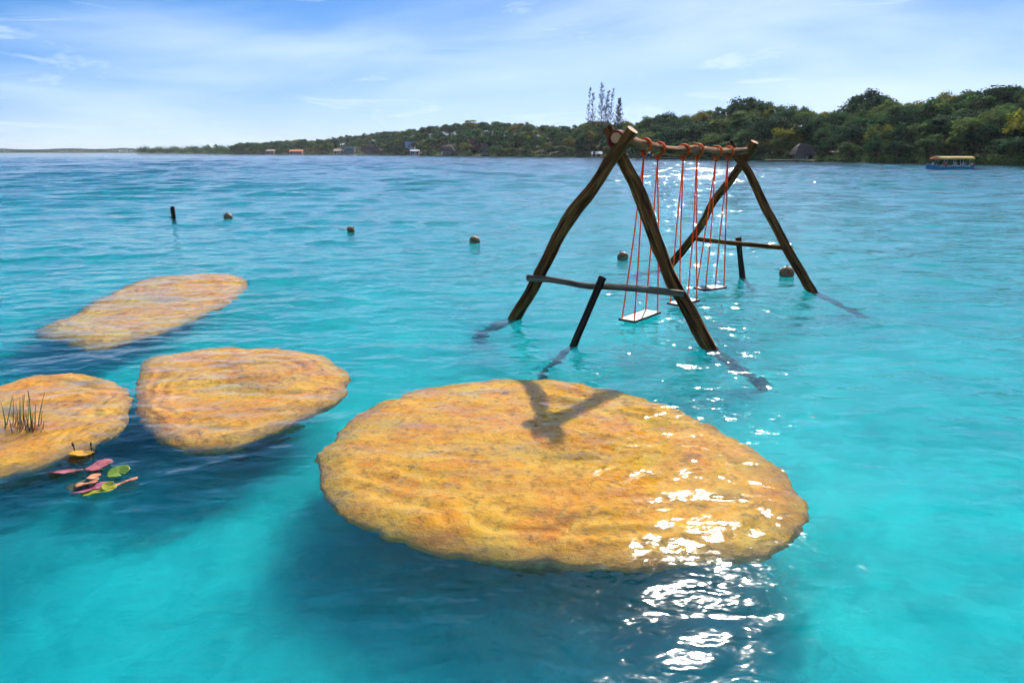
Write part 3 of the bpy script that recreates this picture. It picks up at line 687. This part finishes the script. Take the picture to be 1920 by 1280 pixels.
def ysky(px): return float(np.interp(px, SKY[:, 0], SKY[:, 1]))
n_ind = 0; filler = []
ROWS = [.03, .16, .32, .50, .72, .96]
for ri, rf in enumerate(ROWS):
    px = 446.0 + rt.uniform(0, 12)
    while px < 2120:
        D = float(shore(px)); dep = float(depth_of(px)); t = dep*rf + rt.uniform(-.06, .06)*dep + 1.5; y = D + t
        sp = 5.4 if px > 1000 else 8.0; step = sp*F2/y*rt.uniform(.75, 1.25)
        gz = float(land_z(px, t)); sky_z = 2.2 + (285 - ysky(px) - rt.uniform(-5, 3)*(1 if px > 1150 else .5))/F2*y
        h = min(sky_z - gz, rt.uniform(6.0, 10.0) if ri else rt.uniform(3.8, 6.5))
        if ri == 5: h = max(3.0, min(11.0, sky_z - gz))
        if h > 2.6 and not (ri == 0 and is_open(px)) and not (ri == 1 and px < 1000 and is_open(px) and h > 6):
            k = rt.randrange(12); wd = h*rt.uniform(.95, 1.35) if h > 5 else h*rt.uniform(1.2, 1.8)
            if px < 1000: wd *= 1.2
            key = 'leaf' if rt.random() < .66 else ('leaf_d' if rt.random() < .78 else 'leaf_y')
            inner = px < 1000 and 1 <= ri <= 3
            if inner or px > 2010 or n_ind >= 285: filler.append((px, t, h, wd, k))
            else:
                word = TREES[k][2]; tone = {'leaf': 'green', 'leaf_d': 'dark green', 'leaf_y': 'yellowish'}[key]
                place = ('at the waterline', 'low on the slope', 'low on the slope', 'halfway up the slope', 'high on the slope', 'on the skyline')[ri]
                lab = f'{word} {tone} tree {place} {zone(px)}'
                put_tree(px, t, h, wd, k, lab, 'trees on the wooded far shore', key, rt.uniform(0, 6.28)); n_ind += 1
        px += step
px = 470.0
while px < 1230:                                      # the crest behind the first ridge
    t = float(depth_of(px))*rt.uniform(1.05, 1.2); y = float(shore(px)) + t
    filler.append((px, t, max(3.0, 2.2 + (285 - ysky(px) - 2)/F2*y - float(land_z(px, t)) - rt.uniform(.3, 1.6)), rt.uniform(9, 12), rt.randrange(12))); px += 4.5*F2/y
_by = {}
for o in C.objects:
    if o.name.startswith('broadleaf_tree'): _by.setdefault(o['label'], []).append(o)
for lab, os_ in _by.items():
    os_.sort(key=lambda o_: o_.location.x/o_.location.y)
    if len(os_) == 2: os_[0]['label'] = 'left-hand ' + lab; os_[1]['label'] = 'right-hand ' + lab
    if len(os_) == 3: os_[0]['label'] = 'left-hand ' + lab; os_[1]['label'] = 'middle ' + lab; os_[2]['label'] = 'right-hand ' + lab
# named single trees that stand out in the photograph
put_tree(1621, 42, 10.8, 13.5, 6, 'largest rounded dark tree standing above the skyline between swings and boat', None, 'leaf_d', .6)
put_tree(1860, 36, 9.5, 13.0, 7, 'huge dark tree at the skyline right of the tour boat', None, 'leaf_d', 2.1)
put_tree(1231, 42, 9.5, 7.0, 4, 'slim dark tree poking above the skyline over the crossbeam', None, 'leaf_d', 1.0)
put_tree(1395, 46, 11.0, 12.5, 2, 'wide dark tree on the skyline above the far trestle', None, 'leaf_d', .2)
put_tree(1487, 8, 4.6, 4.6, 10, 'small bright yellow tree above the thatched boathouse', None, 'leaf_y', .2)
put_tree(1470, 5, 3.8, 4.0, 0, 'smaller yellow shrub-like tree left of the thatched boathouse', None, 'leaf_y', 3.2)
for k, (px, h, wd, lab) in enumerate([(287, 5.2, 2.6, 'tiny dark upright tree at the tip of the far spit'), (367, 9.5, 9, 'pointed dark tree left of the pair of cones on the spit'), (392, 10.5, 6.5, 'left one of two cone-shaped dark trees on the spit'),
                                      (406, 11, 7.5, 'right one of two cone-shaped dark trees on the spit'), (447, 9.5, 22, 'wide low dark dome of trees right of the two cones'), (420, 6, 9, 'low dark tree between the cones and the wide dome')]):
    put_tree(px, 6, h, wd, (4, 5, 4, 5, 6, 7)[k], lab, None, 'leaf_d', k*1.1)
# casuarinas: thin stems with sparse tufts
def casuarina(px, ytop, t, seed, label, thick=1.0):
    p = LP(px, t); rg = np.random.default_rng(seed); y = p.y; h = 2.2 + (285 - ytop)/F2*y - p.z
    root = empty('casuarina_tree', p, 0); tag(root, label, 'tree', 'thin feathery trees behind the near trestle')
    lean = rg.uniform(-.02, .06); tr = MB(); pts = [Vector((lean*h*u*u, 0, h*u)) for u in np.linspace(0, 1, 9)]
    for q in range(8): tr.bar(pts[q], pts[q+1], .17*(1-q/8.5), 6, .17*(1-(q+1)/8.5))
    P = []; N = []
    for q in range(int(130*thick)):
        u = rg.uniform(.38, 1.0); c = Vector((lean*h*u*u, 0, h*u)); a = rg.uniform(0, 6.28); L = (1.02-u)*h*.15*thick*rg.uniform(.5, 1.2) + .35
        e = c + Vector((math.cos(a)*L, math.sin(a)*L, L*rg.uniform(.4, 1.3))); tr.bar(c, e, .04, 4, .015)
        for m_ in range(9): w_ = rg.uniform(.3, 1.08); P.append(np.array(c.lerp(e, w_)) + rg.normal(scale=.10, size=3)); N.append(rg.normal(size=3))
    tr.build('trunk', M['trunk'], root)
    v, f = quads(np.array(P), np.array(N), .24, rg, .4); link('crown', np_mesh('crown', v, f, [M['needle']], False), root)
for a in ((1101, 172, 24, 1, 'thinnest feathery tree at the left end of the bare row', .5), (1109, 180, 26, 2, 'second thin feathery tree of the bare row above the trestle', .7), (1126, 163, 25, 3, 'tallest thin feathery tree of the bare row above the trestle', 1.0),
          (1132, 178, 28, 4, 'feathery tree right behind the tallest one of the bare row', .9), (1141, 174, 26, 5, 'slender feathery tree fourth along the bare row', .6), (1156, 192, 25, 6, 'bushiest leaning feathery tree at the right end of the bare row', 1.5)): casuarina(*a)
# palms
def palm_meshes(seed):
    rg = np.random.default_rng(seed); tr = MB(); pts = [Vector((.12*u*u, .05*math.sin(u*3), u*.78)) for u in np.linspace(0, 1, 8)]
    for q in range(7): tr.bar(pts[q], pts[q+1], .022-.001*q, 8, .021-.001*q)
    P = []; Fc = []
    for q in range(17):
        a = q*2.4 + rg.uniform(-.2, .2); el = rg.uniform(-.1, 1.1); L = rg.uniform(.30, .40); pr = None
        for s in range(9):
            u = s/8; r_ = L*u*math.cos(el*(1-u)); z = L*(math.sin(el)*u - .75*u*u); c = pts[-1] + Vector((r_*math.cos(a), r_*math.sin(a), z))
            sd = Vector((-math.sin(a), math.cos(a), 0)); w_ = .055*math.sin(math.pi*min(1, .12+u*.88))*(1 if s % 2 else .55) + .004
            n0 = len(P); P += [tuple(c - sd*w_ - Vector((0, 0, w_*.7))), tuple(c), tuple(c + sd*w_ - Vector((0, 0, w_*.7)))]
            if pr is not None: Fc += [(pr, n0, n0+1, pr+1), (pr+1, n0+1, n0+2, pr+2)]
            pr = n0
    return tr.mesh('trunk', M['trunk'], True), np_mesh('crown', P, Fc, [M['palm']], False)
PALMS = [palm_meshes(1), palm_meshes(2)]
for k, (px, t, h, w_) in enumerate([(588, 6, 8, 'right of the red roof'), (602, 9, 9, 'between the red roof and the beige house'), (622, 14, 10, 'left of the beige house'), (684, 6, 9, 'left of the large thatched roof'), (718, 5, 9.5, 'right of the large thatched roof'),
        (732, 7, 10, 'second right of the large thatched roof'), (752, 12, 12, 'in front of the lavender house'), (783, 4, 9, 'right of the lavender house'), (795, 9, 11, 'farther right of the lavender house'), (868, 6, 8, 'left of the maroon house'),
        (985, 16, 12, 'in the middle of the hill, left of the near leg'), (1000, 20, 12, 'second in the middle of the hill'), (1092, 12, 9, 'below the bare feathery trees'), (1222, 6, 6.5, 'behind the first swing ropes'), (1274, 44, 8.5, 'on the skyline above the crossbeam')]):
    p = LP(px, t); root = empty('palm_tree', p, k*1.7); root.scale = (h, h, h); tag(root, f'coconut palm {w_}', 'palm', 'palms on the far shore')
    link('trunk', PALMS[k % 2][0], root); link('crown', PALMS[k % 2][1], root)
# wood between the single trees, undergrowth down to the water, and the distant wooded shore
def soup(name, items, mat, label):
    vs_, fs = [], []; o_ = 0
    for v, f in items: vs_.append(v); fs.append(f + o_); o_ += len(v)
    return tag(link(name, np_mesh(name, np.concatenate(vs_), np.concatenate(fs), [mat], False)), label, None, None, 'stuff')
items = []
for q, (px, t, h, wd, k) in enumerate(filler):
    rx, rz, cz, ncl, per, fl_, word = KINDS[k//2]; P, N, cen, rg = crown_pts(900+q, rx, rz, cz, 18, 60, fl_); p = LP(px, t)
    v, f = quads(P*np.array([wd, wd, h]) + np.array(p), N, .055*wd, rg); items.append((v, f))
soup('dense_wood', items, M['leaf'], 'dense green wood filling the hill slope between the single trees')
items = []; rg = np.random.default_rng(77)
for px in np.arange(440, 2300, 5.0):
    for q in range(4):
        x_ = px + rg.uniform(-3, 3); D = float(shore(x_)); t = rg.uniform(-1.2, 5) + (0 if q == 0 else rg.uniform(0, .8)*float(depth_of(x_)))
        if q == 3: t = float(depth_of(x_))*rg.uniform(.85, 1.12)
        if t < 9 and is_open(x_): continue
        p = LP(x_, t)
        r_ = rg.uniform(.7, 1.7)*(1 if x_ > 1000 else 1.9)*(1.5 if q == 3 else 1); n = (36 if x_ < 1000 else 60)*(2 if q == 3 else 1)
        e = rg.normal(size=(n, 3)); e /= np.linalg.norm(e, axis=1, keepdims=True); e[:, 2] = np.abs(e[:, 2])
        P = np.array(p) + np.array([0, 0, max(0, -p.z)]) + e*r_*rg.uniform(.5, 1.1, (n, 1))*np.array([1.2, 1.2, 1.3]); items.append(quads(P, e + rg.normal(scale=.5, size=e.shape), .20 if x_ > 1000 else .36, rg))
soup('undergrowth', items, M['leaf'], 'green undergrowth hanging down to the waterline')
items = []
for x_ in np.arange(262, 442, 3.0):
    p = LP(x_, 3); n = 130; P = np.array(p) + rg.normal(size=(n, 3))*np.array([3.0, 2, 1.9]) + np.array([0, 0, 2.2 + 3.4*abs(math.sin(x_*.11))]); P[:, 2] = np.maximum(P[:, 2], .2); items.append(quads(P, rg.normal(size=(n, 3)) + np.array([0, 0, .4]), .7, rg))
soup('spit_shrubs', items, M['leaf'], 'low shrubs along the narrow spit at far left')
YF = 2050.0; xs = np.linspace(-1500, 420, 90); zt = 3.5 + np.clip(7.5 + 4*fbm(xs*.011, xs*0+3, 3), 3, 14)*np.interp(xs, [-1500, 250, 420], [1, .9, .3])
Xf = (xs-960)/F2*YF; g_ = []
for dy, zz in ((-6, -1.0), (0, .8), (14, 2.5), (60, 3.0), (200, 2.0)): g_.append(np.stack([Xf, np.full_like(Xf, YF+dy), np.full_like(Xf, zz)], -1))
g_ = np.array(g_).transpose(1, 0, 2).reshape(-1, 3); i = np.arange(89)[:, None]*5; j = np.arange(4)[None]
tag(link('far_shore_land', up(np_mesh('far_shore_land', g_, np.stack([i+j, i+5+j, i+6+j, i+j+1], -1).reshape(-1, 4), [gm]))), 'flat distant shore on the left horizon', None, None, 'structure')
n = 60000; u = rg.uniform(0, 1, n); xx = np.interp(u, np.linspace(0, 1, 90), Xf); tp = np.interp(u, np.linspace(0, 1, 90), zt)
P = np.stack([xx, YF + rg.uniform(-3, 50, n), .3 + tp*rg.uniform(0, 1, n)**.6], -1)
soup('far_wood', [quads(P, rg.normal(size=(n, 3)) + np.array([0, -.3, .5]), 1.3, rg)], M['leaf_d'], 'thin band of distant forest on the left horizon')

# ------------------------------------------------------------------ houses, huts and docks
for nme, col in dict(wall_cream=(.42, .35, .26), wall_grey=(.30, .33, .32), wall_white=(.52, .52, .54), wall_lav=(.52, .52, .72), wall_maroon=(.26, .06, .07), wall_blue=(.08, .16, .38), wall_pink=(.38, .25, .22), roof_red=(.62, .20, .10),
                     roof_beige=(.42, .31, .22), roof_grey=(.42, .44, .46), thatch=(.085, .060, .055), dark=(.02, .02, .025), plank=(.46, .43, .38), pipe=(.5, .5, .5)).items(): M[nme] = plain(nme, col, .8, .2, 1.5)
def house(name, px, t, wd, dp, hw, hr, wall, roof, label, style='gable', z=None, nwin=2, rz=0.0):
    p = LP(px, t) if z is None else LP(px, t, z); root = empty(name, p, rz); tag(root, label, 'house' if 'thatch' not in roof else 'hut')
    if style == 'palapa':                              # thatched roof on posts
        for sx_ in (-.42, 0, .42):
            for sy in (-.4, .4): MB().bar((sx_*wd, sy*dp, -.5), (sx_*wd, sy*dp, hw+.2), .09, 8).build('post', M['trunk'], root)
        mb = MB(); rl = .18*wd; prof = [(0, 1.0, 1.0), (.35, .72, .70), (.72, .42, .36), (1, .0, .02)]; V = []
        for (u, ex, ey) in prof:
            x, y, zz = rl + (wd*.56-rl)*ex, dp*.58*ey, hw + hr*u**.85
            V += [(-x, -y, zz), (x, -y, zz), (x, y, zz), (-x, y, zz)]
        fs = [(q*4+a, q*4+(a+1) % 4, q*4+4+(a+1) % 4, q*4+4+a) for q in range(3) for a in range(4)]; mb.add(V, fs + [(12, 13, 14, 15), (3, 2, 1, 0)])
        r_ = mb.build('roof', M[roof], root); rgx = random.Random(int(px)); fr_ = MB()
        for q in range(60):
            x = rgx.uniform(-.56, .56)*wd; fr_.bar((x, -dp*.575, hw+.1), (x+rgx.uniform(-.1, .1), -dp*.60, hw-rgx.uniform(.1, .35)), .05, 4, .02)
        fr_.build('thatch_fringe', M[roof], r_); MB().box((0, dp*.1, hw*.4), (wd*.55, dp*.5, hw*.8)).build('wall', M['wall_grey'] if wall == 'none' else M[wall], root); return root
    w_ = MB().box((0, 0, hw/2-.3), (wd, dp, hw+.6)).build('wall', M[wall], root)
    mb = MB(); ov = .35
    if style == 'flat': mb.box((0, 0, hw+.15), (wd+.5, dp+.5, .3))
    else:
        a, c_ = wd/2+ov, dp/2+ov; th = .14
        V = [(-a, -c_, hw-.1), (a, -c_, hw-.1), (a, c_, hw-.1), (-a, c_, hw-.1), (-a+.3, 0, hw+hr), (a-.3, 0, hw+hr)]
        mb.add(V, [(0, 1, 5, 4), (2, 3, 4, 5), (1, 2, 5), (3, 0, 4), (3, 2, 1, 0)])
    mb.build('roof', M[roof], root)
    dr = MB().box((-wd*.32, -dp/2-.03, 1.0), (.9, .07, 2.0)).build('door', M['dark'], root); MB().box((-wd*.32+.3, -dp/2-.09, 1.0), (.06, .05, .18)).build('handle', M['pipe'], dr)
    for q in range(nwin):
        x = wd*(-.08 + .40*q/max(1, nwin-1)) if nwin > 1 else wd*.15
        wi = MB().box((x, -dp/2-.025, hw*.55), (1.1, .06, 1.0)).build('window', M['dark'], root)
        MB().box((x, -dp/2-.07, hw*.55-.56), (1.3, .14, .09)).build('sill', M['wall_white'], wi)
    return root
house('house', 508, 5, 7, 6, 2.8, 1.5, 'wall_pink', 'roof_beige', 'small pinkish house at the left end of the shore houses')
house('house', 556, 5, 11.5, 7, 2.4, 1.6, 'wall_pink', 'roof_red', 'long low house with a red tiled roof at the far shore', nwin=3)
house('house', 637, 6, 9.5, 7, 2.6, 1.8, 'wall_cream', 'roof_beige', 'cream house with a beige gable roof on the far shore')
house('house', 655, 16, 10, 8, 5.4, 1, 'wall_grey', 'roof_grey', 'grey-green flat-roofed house right behind the cream house', 'flat', nwin=3)
house('thatched_hut', 695, 5, 15, 9, 2.6, 5.4, 'none', 'thatch', 'largest dark thatched shelter on the low far shore', 'palapa')
house('house', 770, 24, 7, 7, 6.5, 1.2, 'wall_lav', 'wall_lav', 'lavender house glimpsed between palms on the far shore', 'flat')
house('house', 778, 4, 6, 5, 2.4, 1, 'wall_white', 'roof_grey', 'small white house at the waterline below the lavender one')
house('thatched_hut', 838, 4, 9, 7, 2.2, 3.6, 'none', 'thatch', 'thatched shelter at the shore left of the maroon house', 'palapa')
house('house', 892, 26, 6.5, 6, 6.0, 1, 'wall_maroon', 'wall_maroon', 'tall maroon house among trees on the far shore', 'flat')
house('thatched_hut', 909, 5, 6, 5, 2.2, 3.6, 'none', 'thatch', 'steep little thatched hut right of the maroon house', 'palapa')
house('boathouse', 1119, 1.5, 4.2, 3.5, 1.2, .9, 'wall_cream', 'wall_white', 'small boathouse with white roof at the waterline left of the trestle', nwin=1)
house('boathouse', 1172, 1.0, 2.2, 2.2, .9, .5, 'wall_grey', 'wall_white', 'tiny white-roofed shed at the waterline behind the near trestle', nwin=1)
house('boathouse', 1212, 1.5, 2.8, 2.4, 1.5, .7, 'wall_blue', 'wall_blue', 'blue shed at the waterline behind the first swing ropes', nwin=1)
house('house', 1271, 26, 3.8, 4, 2.6, .6, 'wall_grey', 'roof_grey', 'grey house high on the hill above the crossbeam', 'flat')
house('thatched_hut', 1505, 3.0, 4.6, 4, 1.2, 2.6, 'none', 'thatch', 'dark thatched boathouse at the shore right of the far trestle', 'palapa')
def dock(px0, px1, off, label):
    a, c_ = LP(px0, -off, 0), LP(px1, -off, 0); L = (c_-a).length; root = empty('dock', (a+c_)/2, math.atan2(c_.y-a.y, c_.x-a.x)); tag(root, label, 'dock')
    n = max(4, int(L/.45))
    pm = MB().box((0, 0, .36), (L/n*.9, 1.3, .06)).mesh('plank', M['plank'])
    for q in range(n): o = link('plank', pm, root); o.location = (-L/2 + (q+.5)*L/n, 0, 0)
    qm = MB().bar((0, 0, -2.5), (0, 0, .33), .07, 7).mesh('post', M['prop'])
    for q in range(max(2, int(L/2.2))+1):
        for s in (-.55, .55): o = link('post', qm, root); o.location = (-L/2+.1+(L-.2)*q/max(2, int(L/2.2)), s, 0)
dock(1436, 1470, 4.5, 'short pale plank dock left of the thatched boathouse')
dock(1472, 1528, 2.2, 'long pale plank dock in front of the thatched boathouse')
dock(1240, 1270, 1.8, 'plank dock at the shore behind the middle swing ropes')

# ------------------------------------------------------------------ tour boat with passengers
M['hull'] = plain('blue_hull', (.05, .19, .36), .35, .15, 2); M['hull_in'] = plain('boat_inside', (.30, .34, .36), .6, .15, 2)
M['awning'] = plain('yellow_awning', (.80, .48, .10), .7, .12, 2); M['awning_w'] = plain('awning_top', (.85, .72, .50), .6, .08, 2); M['flag'] = plain('orange_roll', (.85, .16, .02), .7, .1, 4)
M['steel'] = plain('pale_pipe', (.62, .60, .60), .4, .1, 5); M['motor'] = plain('maroon_cowling', (.24, .08, .10), .4, .15, 4); M['motor_d'] = plain('motor_leg', (.02, .02, .025), .5, .2, 4)
bp = W(1779, 318, 0); boat = empty('tour_boat', (bp.x, bp.y, -.14), R(6)); tag(boat, 'blue tour boat with a yellow awning and outboard motor near the right shore', 'boat')
SC = 98/F2*bp.y/7.4
boat.scale = (SC, SC, SC)
V = []; xs = np.linspace(-3.6, 3.2, 18)
for x in xs:
    u = (x+3.6)/6.8; hb = .92*(1-(1-min(1, u/.42))**2.2)*.98 + .02; sh = .52 + .42*max(0, 1-u/.45)**1.8; kl = -.25 + .55*max(0, 1-u/.16)**2
    V += [(x, -hb, sh), (x + .10*max(0, 1-u/.3), -hb*.86, .12+kl*.3), (x, 0, kl), (x + .10*max(0, 1-u/.3), hb*.86, .12+kl*.3), (x, hb, sh), (x, hb*.93, sh), (x, hb*.75, .05), (x, -hb*.75, .05), (x, -hb*.93, sh)]
m9 = 9; fs = [(i*m9+j, (i+1)*m9+j, (i+1)*m9+(j+1) % m9, i*m9+(j+1) % m9) for i in range(17) for j in range(m9)] + [tuple(range(m9-1, -1, -1)), tuple(range(17*m9, 18*m9))]
MB().add(V, fs).build('hull', M['hull'], boat)
MB().box((-3.3, 0, .93), (.5, .16, .05)).build('bow_cap', M['hull_in'], boat, False, .01)
for x in (-1.6, -.5, .6, 1.7): MB().box((x, 0, .38), (.32, 1.45, .07)).build('bench', M['hull_in'], boat, False, .01)
aw = MB(); n = 13; V = []
for x in np.linspace(-2.35, 3.0, n):
    s = 1 - .06*abs((x-.3)/2.7)**4
    for a in np.linspace(0, math.pi, 11): V.append((x, -.98*math.cos(a)*s, 1.66 + .30*math.sin(a)**.7*s))
fs = [(i*11+j, (i+1)*11+j, (i+1)*11+j+1, i*11+j+1) for i in range(n-1) for j in range(10)]
o = aw.add(V, fs).build('awning', M['awning'], boat, True); md = o.modifiers.new('thickness', 'SOLIDIFY'); md.thickness = .06
MB().box((.32, 0, 1.975), (5.2, .9, .03)).build('awning_top', M['awning_w'], boat, False, .008)
for s in (-1, 1): MB().bar((-2.35, .96*s, 1.62), (3.0, .96*s, 1.62), .055, 8).build('awning_roll', M['awning'], boat)
MB().bar((-2.42, -.95, 1.64), (-2.42, .95, 1.64), .09, 8).build('front_roll', M['flag'], boat)
for x, dx in ((-1.9, .45), (-1.5, .45), (-.25, .12), (.1, .05), (1.35, -.1), (2.45, -.2)):
    for s in (-1, 1): MB().bar((x, .86*s, .5), (x+dx, .93*s, 1.66), .022, 6).build('awning_pole', M['steel'], boat)
mt = MB().box((3.5, 0, .78), (.42, .36, .36)).build('outboard_motor', M['motor'], boat, True, .09)
MB().box((3.42, 0, .30), (.18, .14, .75)).box((3.45, 0, -.12), (.40, .10, .10)).build('motor_leg', M['motor_d'], mt, False, .02)
def person(x, y, face, shirt, hair, label, arm=.2):
    z0 = .43; g_ = []
    root = empty('person', boat.location + boat.rotation_euler.to_matrix() @ Vector((x*SC, y*SC, 0)), boat.rotation_euler.z + face); tag(root, label, 'person', 'passengers in the tour boat')
    J = dict(pel=(0, 0, z0+.08), sp=(.02, 0, z0+.30), ch=(.02, 0, z0+.47), nk=(.03, 0, z0+.60), hd=(.05, 0, z0+.72), tp=(.04, 0, z0+.82))
    names = list(J); ed = [(0, 1), (1, 2), (2, 3), (3, 4), (4, 5)]; co = [J[k] for k in names]; rd = [.15, .13, .15, .055, .085, .07]
    for s in (-1, 1):
        b0_ = len(co); co += [(.02, .18*s, z0+.52), (.10, .24*s, z0+.30), (.30, .16*s, z0+.20+arm*.3), (.38, .14*s, z0+.21+arm*.3)]; rd += [.06, .045, .036, .03]; ed += [(2, b0_), (b0_, b0_+1), (b0_+1, b0_+2), (b0_+2, b0_+3)]
        b0_ = len(co); co += [(.10, .10*s, z0+.08), (.46, .12*s, z0+.09), (.48, .12*s, z0-.30), (.58, .12*s, z0-.34)]; rd += [.09, .065, .05, .035]; ed += [(0, b0_), (b0_, b0_+1), (b0_+1, b0_+2), (b0_+2, b0_+3)]
    me = bpy.data.meshes.new('body'); me.from_pydata(co, ed, []); me.materials.append(shirt); o = link('body', me, root); sk_ = o.modifiers.new('skin', 'SKIN'); o.modifiers.new('smooth', 'SUBSURF').levels = 1
    o.modifiers['smooth'].render_levels = 2
    for k, r_ in enumerate(rd): me.skin_vertices[0].data[k].radius = (r_, r_)
    me.skin_vertices[0].data[0].use_root = True
    hb_ = bpy.data.meshes.new('hair'); bm = bmesh.new(); bmesh.ops.create_icosphere(bm, subdivisions=2, radius=.112, matrix=Matrix.Translation((.02, 0, z0+.775)) @ Matrix.Diagonal((1, .92, .86, 1))); bm.to_mesh(hb_); bm.free(); hb_.materials.append(hair); link('hair', hb_, root)
b = NB('person_cloth'); 
def cloth(name, shirt, skin, legs):                     # clothing by body height: skin above the collar, trousers below the hip
    b = NB(name); sp_ = b.node('ShaderNodeSeparateXYZ'); b.l.new(b.c.outputs['Object'], sp_.inputs[0]); st = b.math('GREATER_THAN', sp_.outputs['Z'], .43+.60); hip = b.math('LESS_THAN', sp_.outputs['Z'], .43+.16)
    return b.fin(b.mix(hip, b.mix(st, shirt, skin), legs), .8, .2)
hairm = plain('dark_hair', (.02, .014, .01), .6, .2, 10)
person(-1.0, -.45, math.pi, cloth('red_vest', (.62, .03, .04), (.36, .20, .13), (.05, .05, .08)), hairm, 'passenger in a red vest sitting toward the bow of the tour boat')
person(-.25, .35, math.pi, cloth('brown_shirt', (.22, .13, .08), (.36, .20, .13), (.05, .05, .06)), hairm, 'passenger in a brown top sitting behind the red vest')
person(.55, -.45, math.pi, cloth('pale_shirt', (.55, .45, .38), (.40, .24, .16), (.03, .03, .04)), hairm, 'passenger in a pale top sitting in the middle of the tour boat')
person(2.35, .2, math.pi, cloth('lilac_shirt', (.40, .36, .52), (.36, .20, .13), (.05, .06, .12)), hairm, 'person in a lilac shirt at the stern by the motor', .5)
person(-2.5, .0, math.pi, cloth('grey_shirt', (.45, .45, .48), (.36, .20, .13), (.08, .08, .1)), hairm, 'passenger in grey sitting in front of the awning at the bow')

# ------------------------------------------------------------------ air
b = NB('moist_air'); b.n.remove(b.p); pv = b.node('ShaderNodeVolumePrincipled'); pv.inputs['Color'].default_value = (.86, .93, 1, 1); pv.inputs['Density'].default_value = HAZE; pv.inputs['Anisotropy'].default_value = .3
b.l.new(pv.outputs[0], b.out.inputs['Volume'])
hz = MB().box((0, 1500, 15), (7600, 3600, 62)).build('haze', b.m); tag(hz, 'thin moist air over the lagoon', None, None, 'stuff')
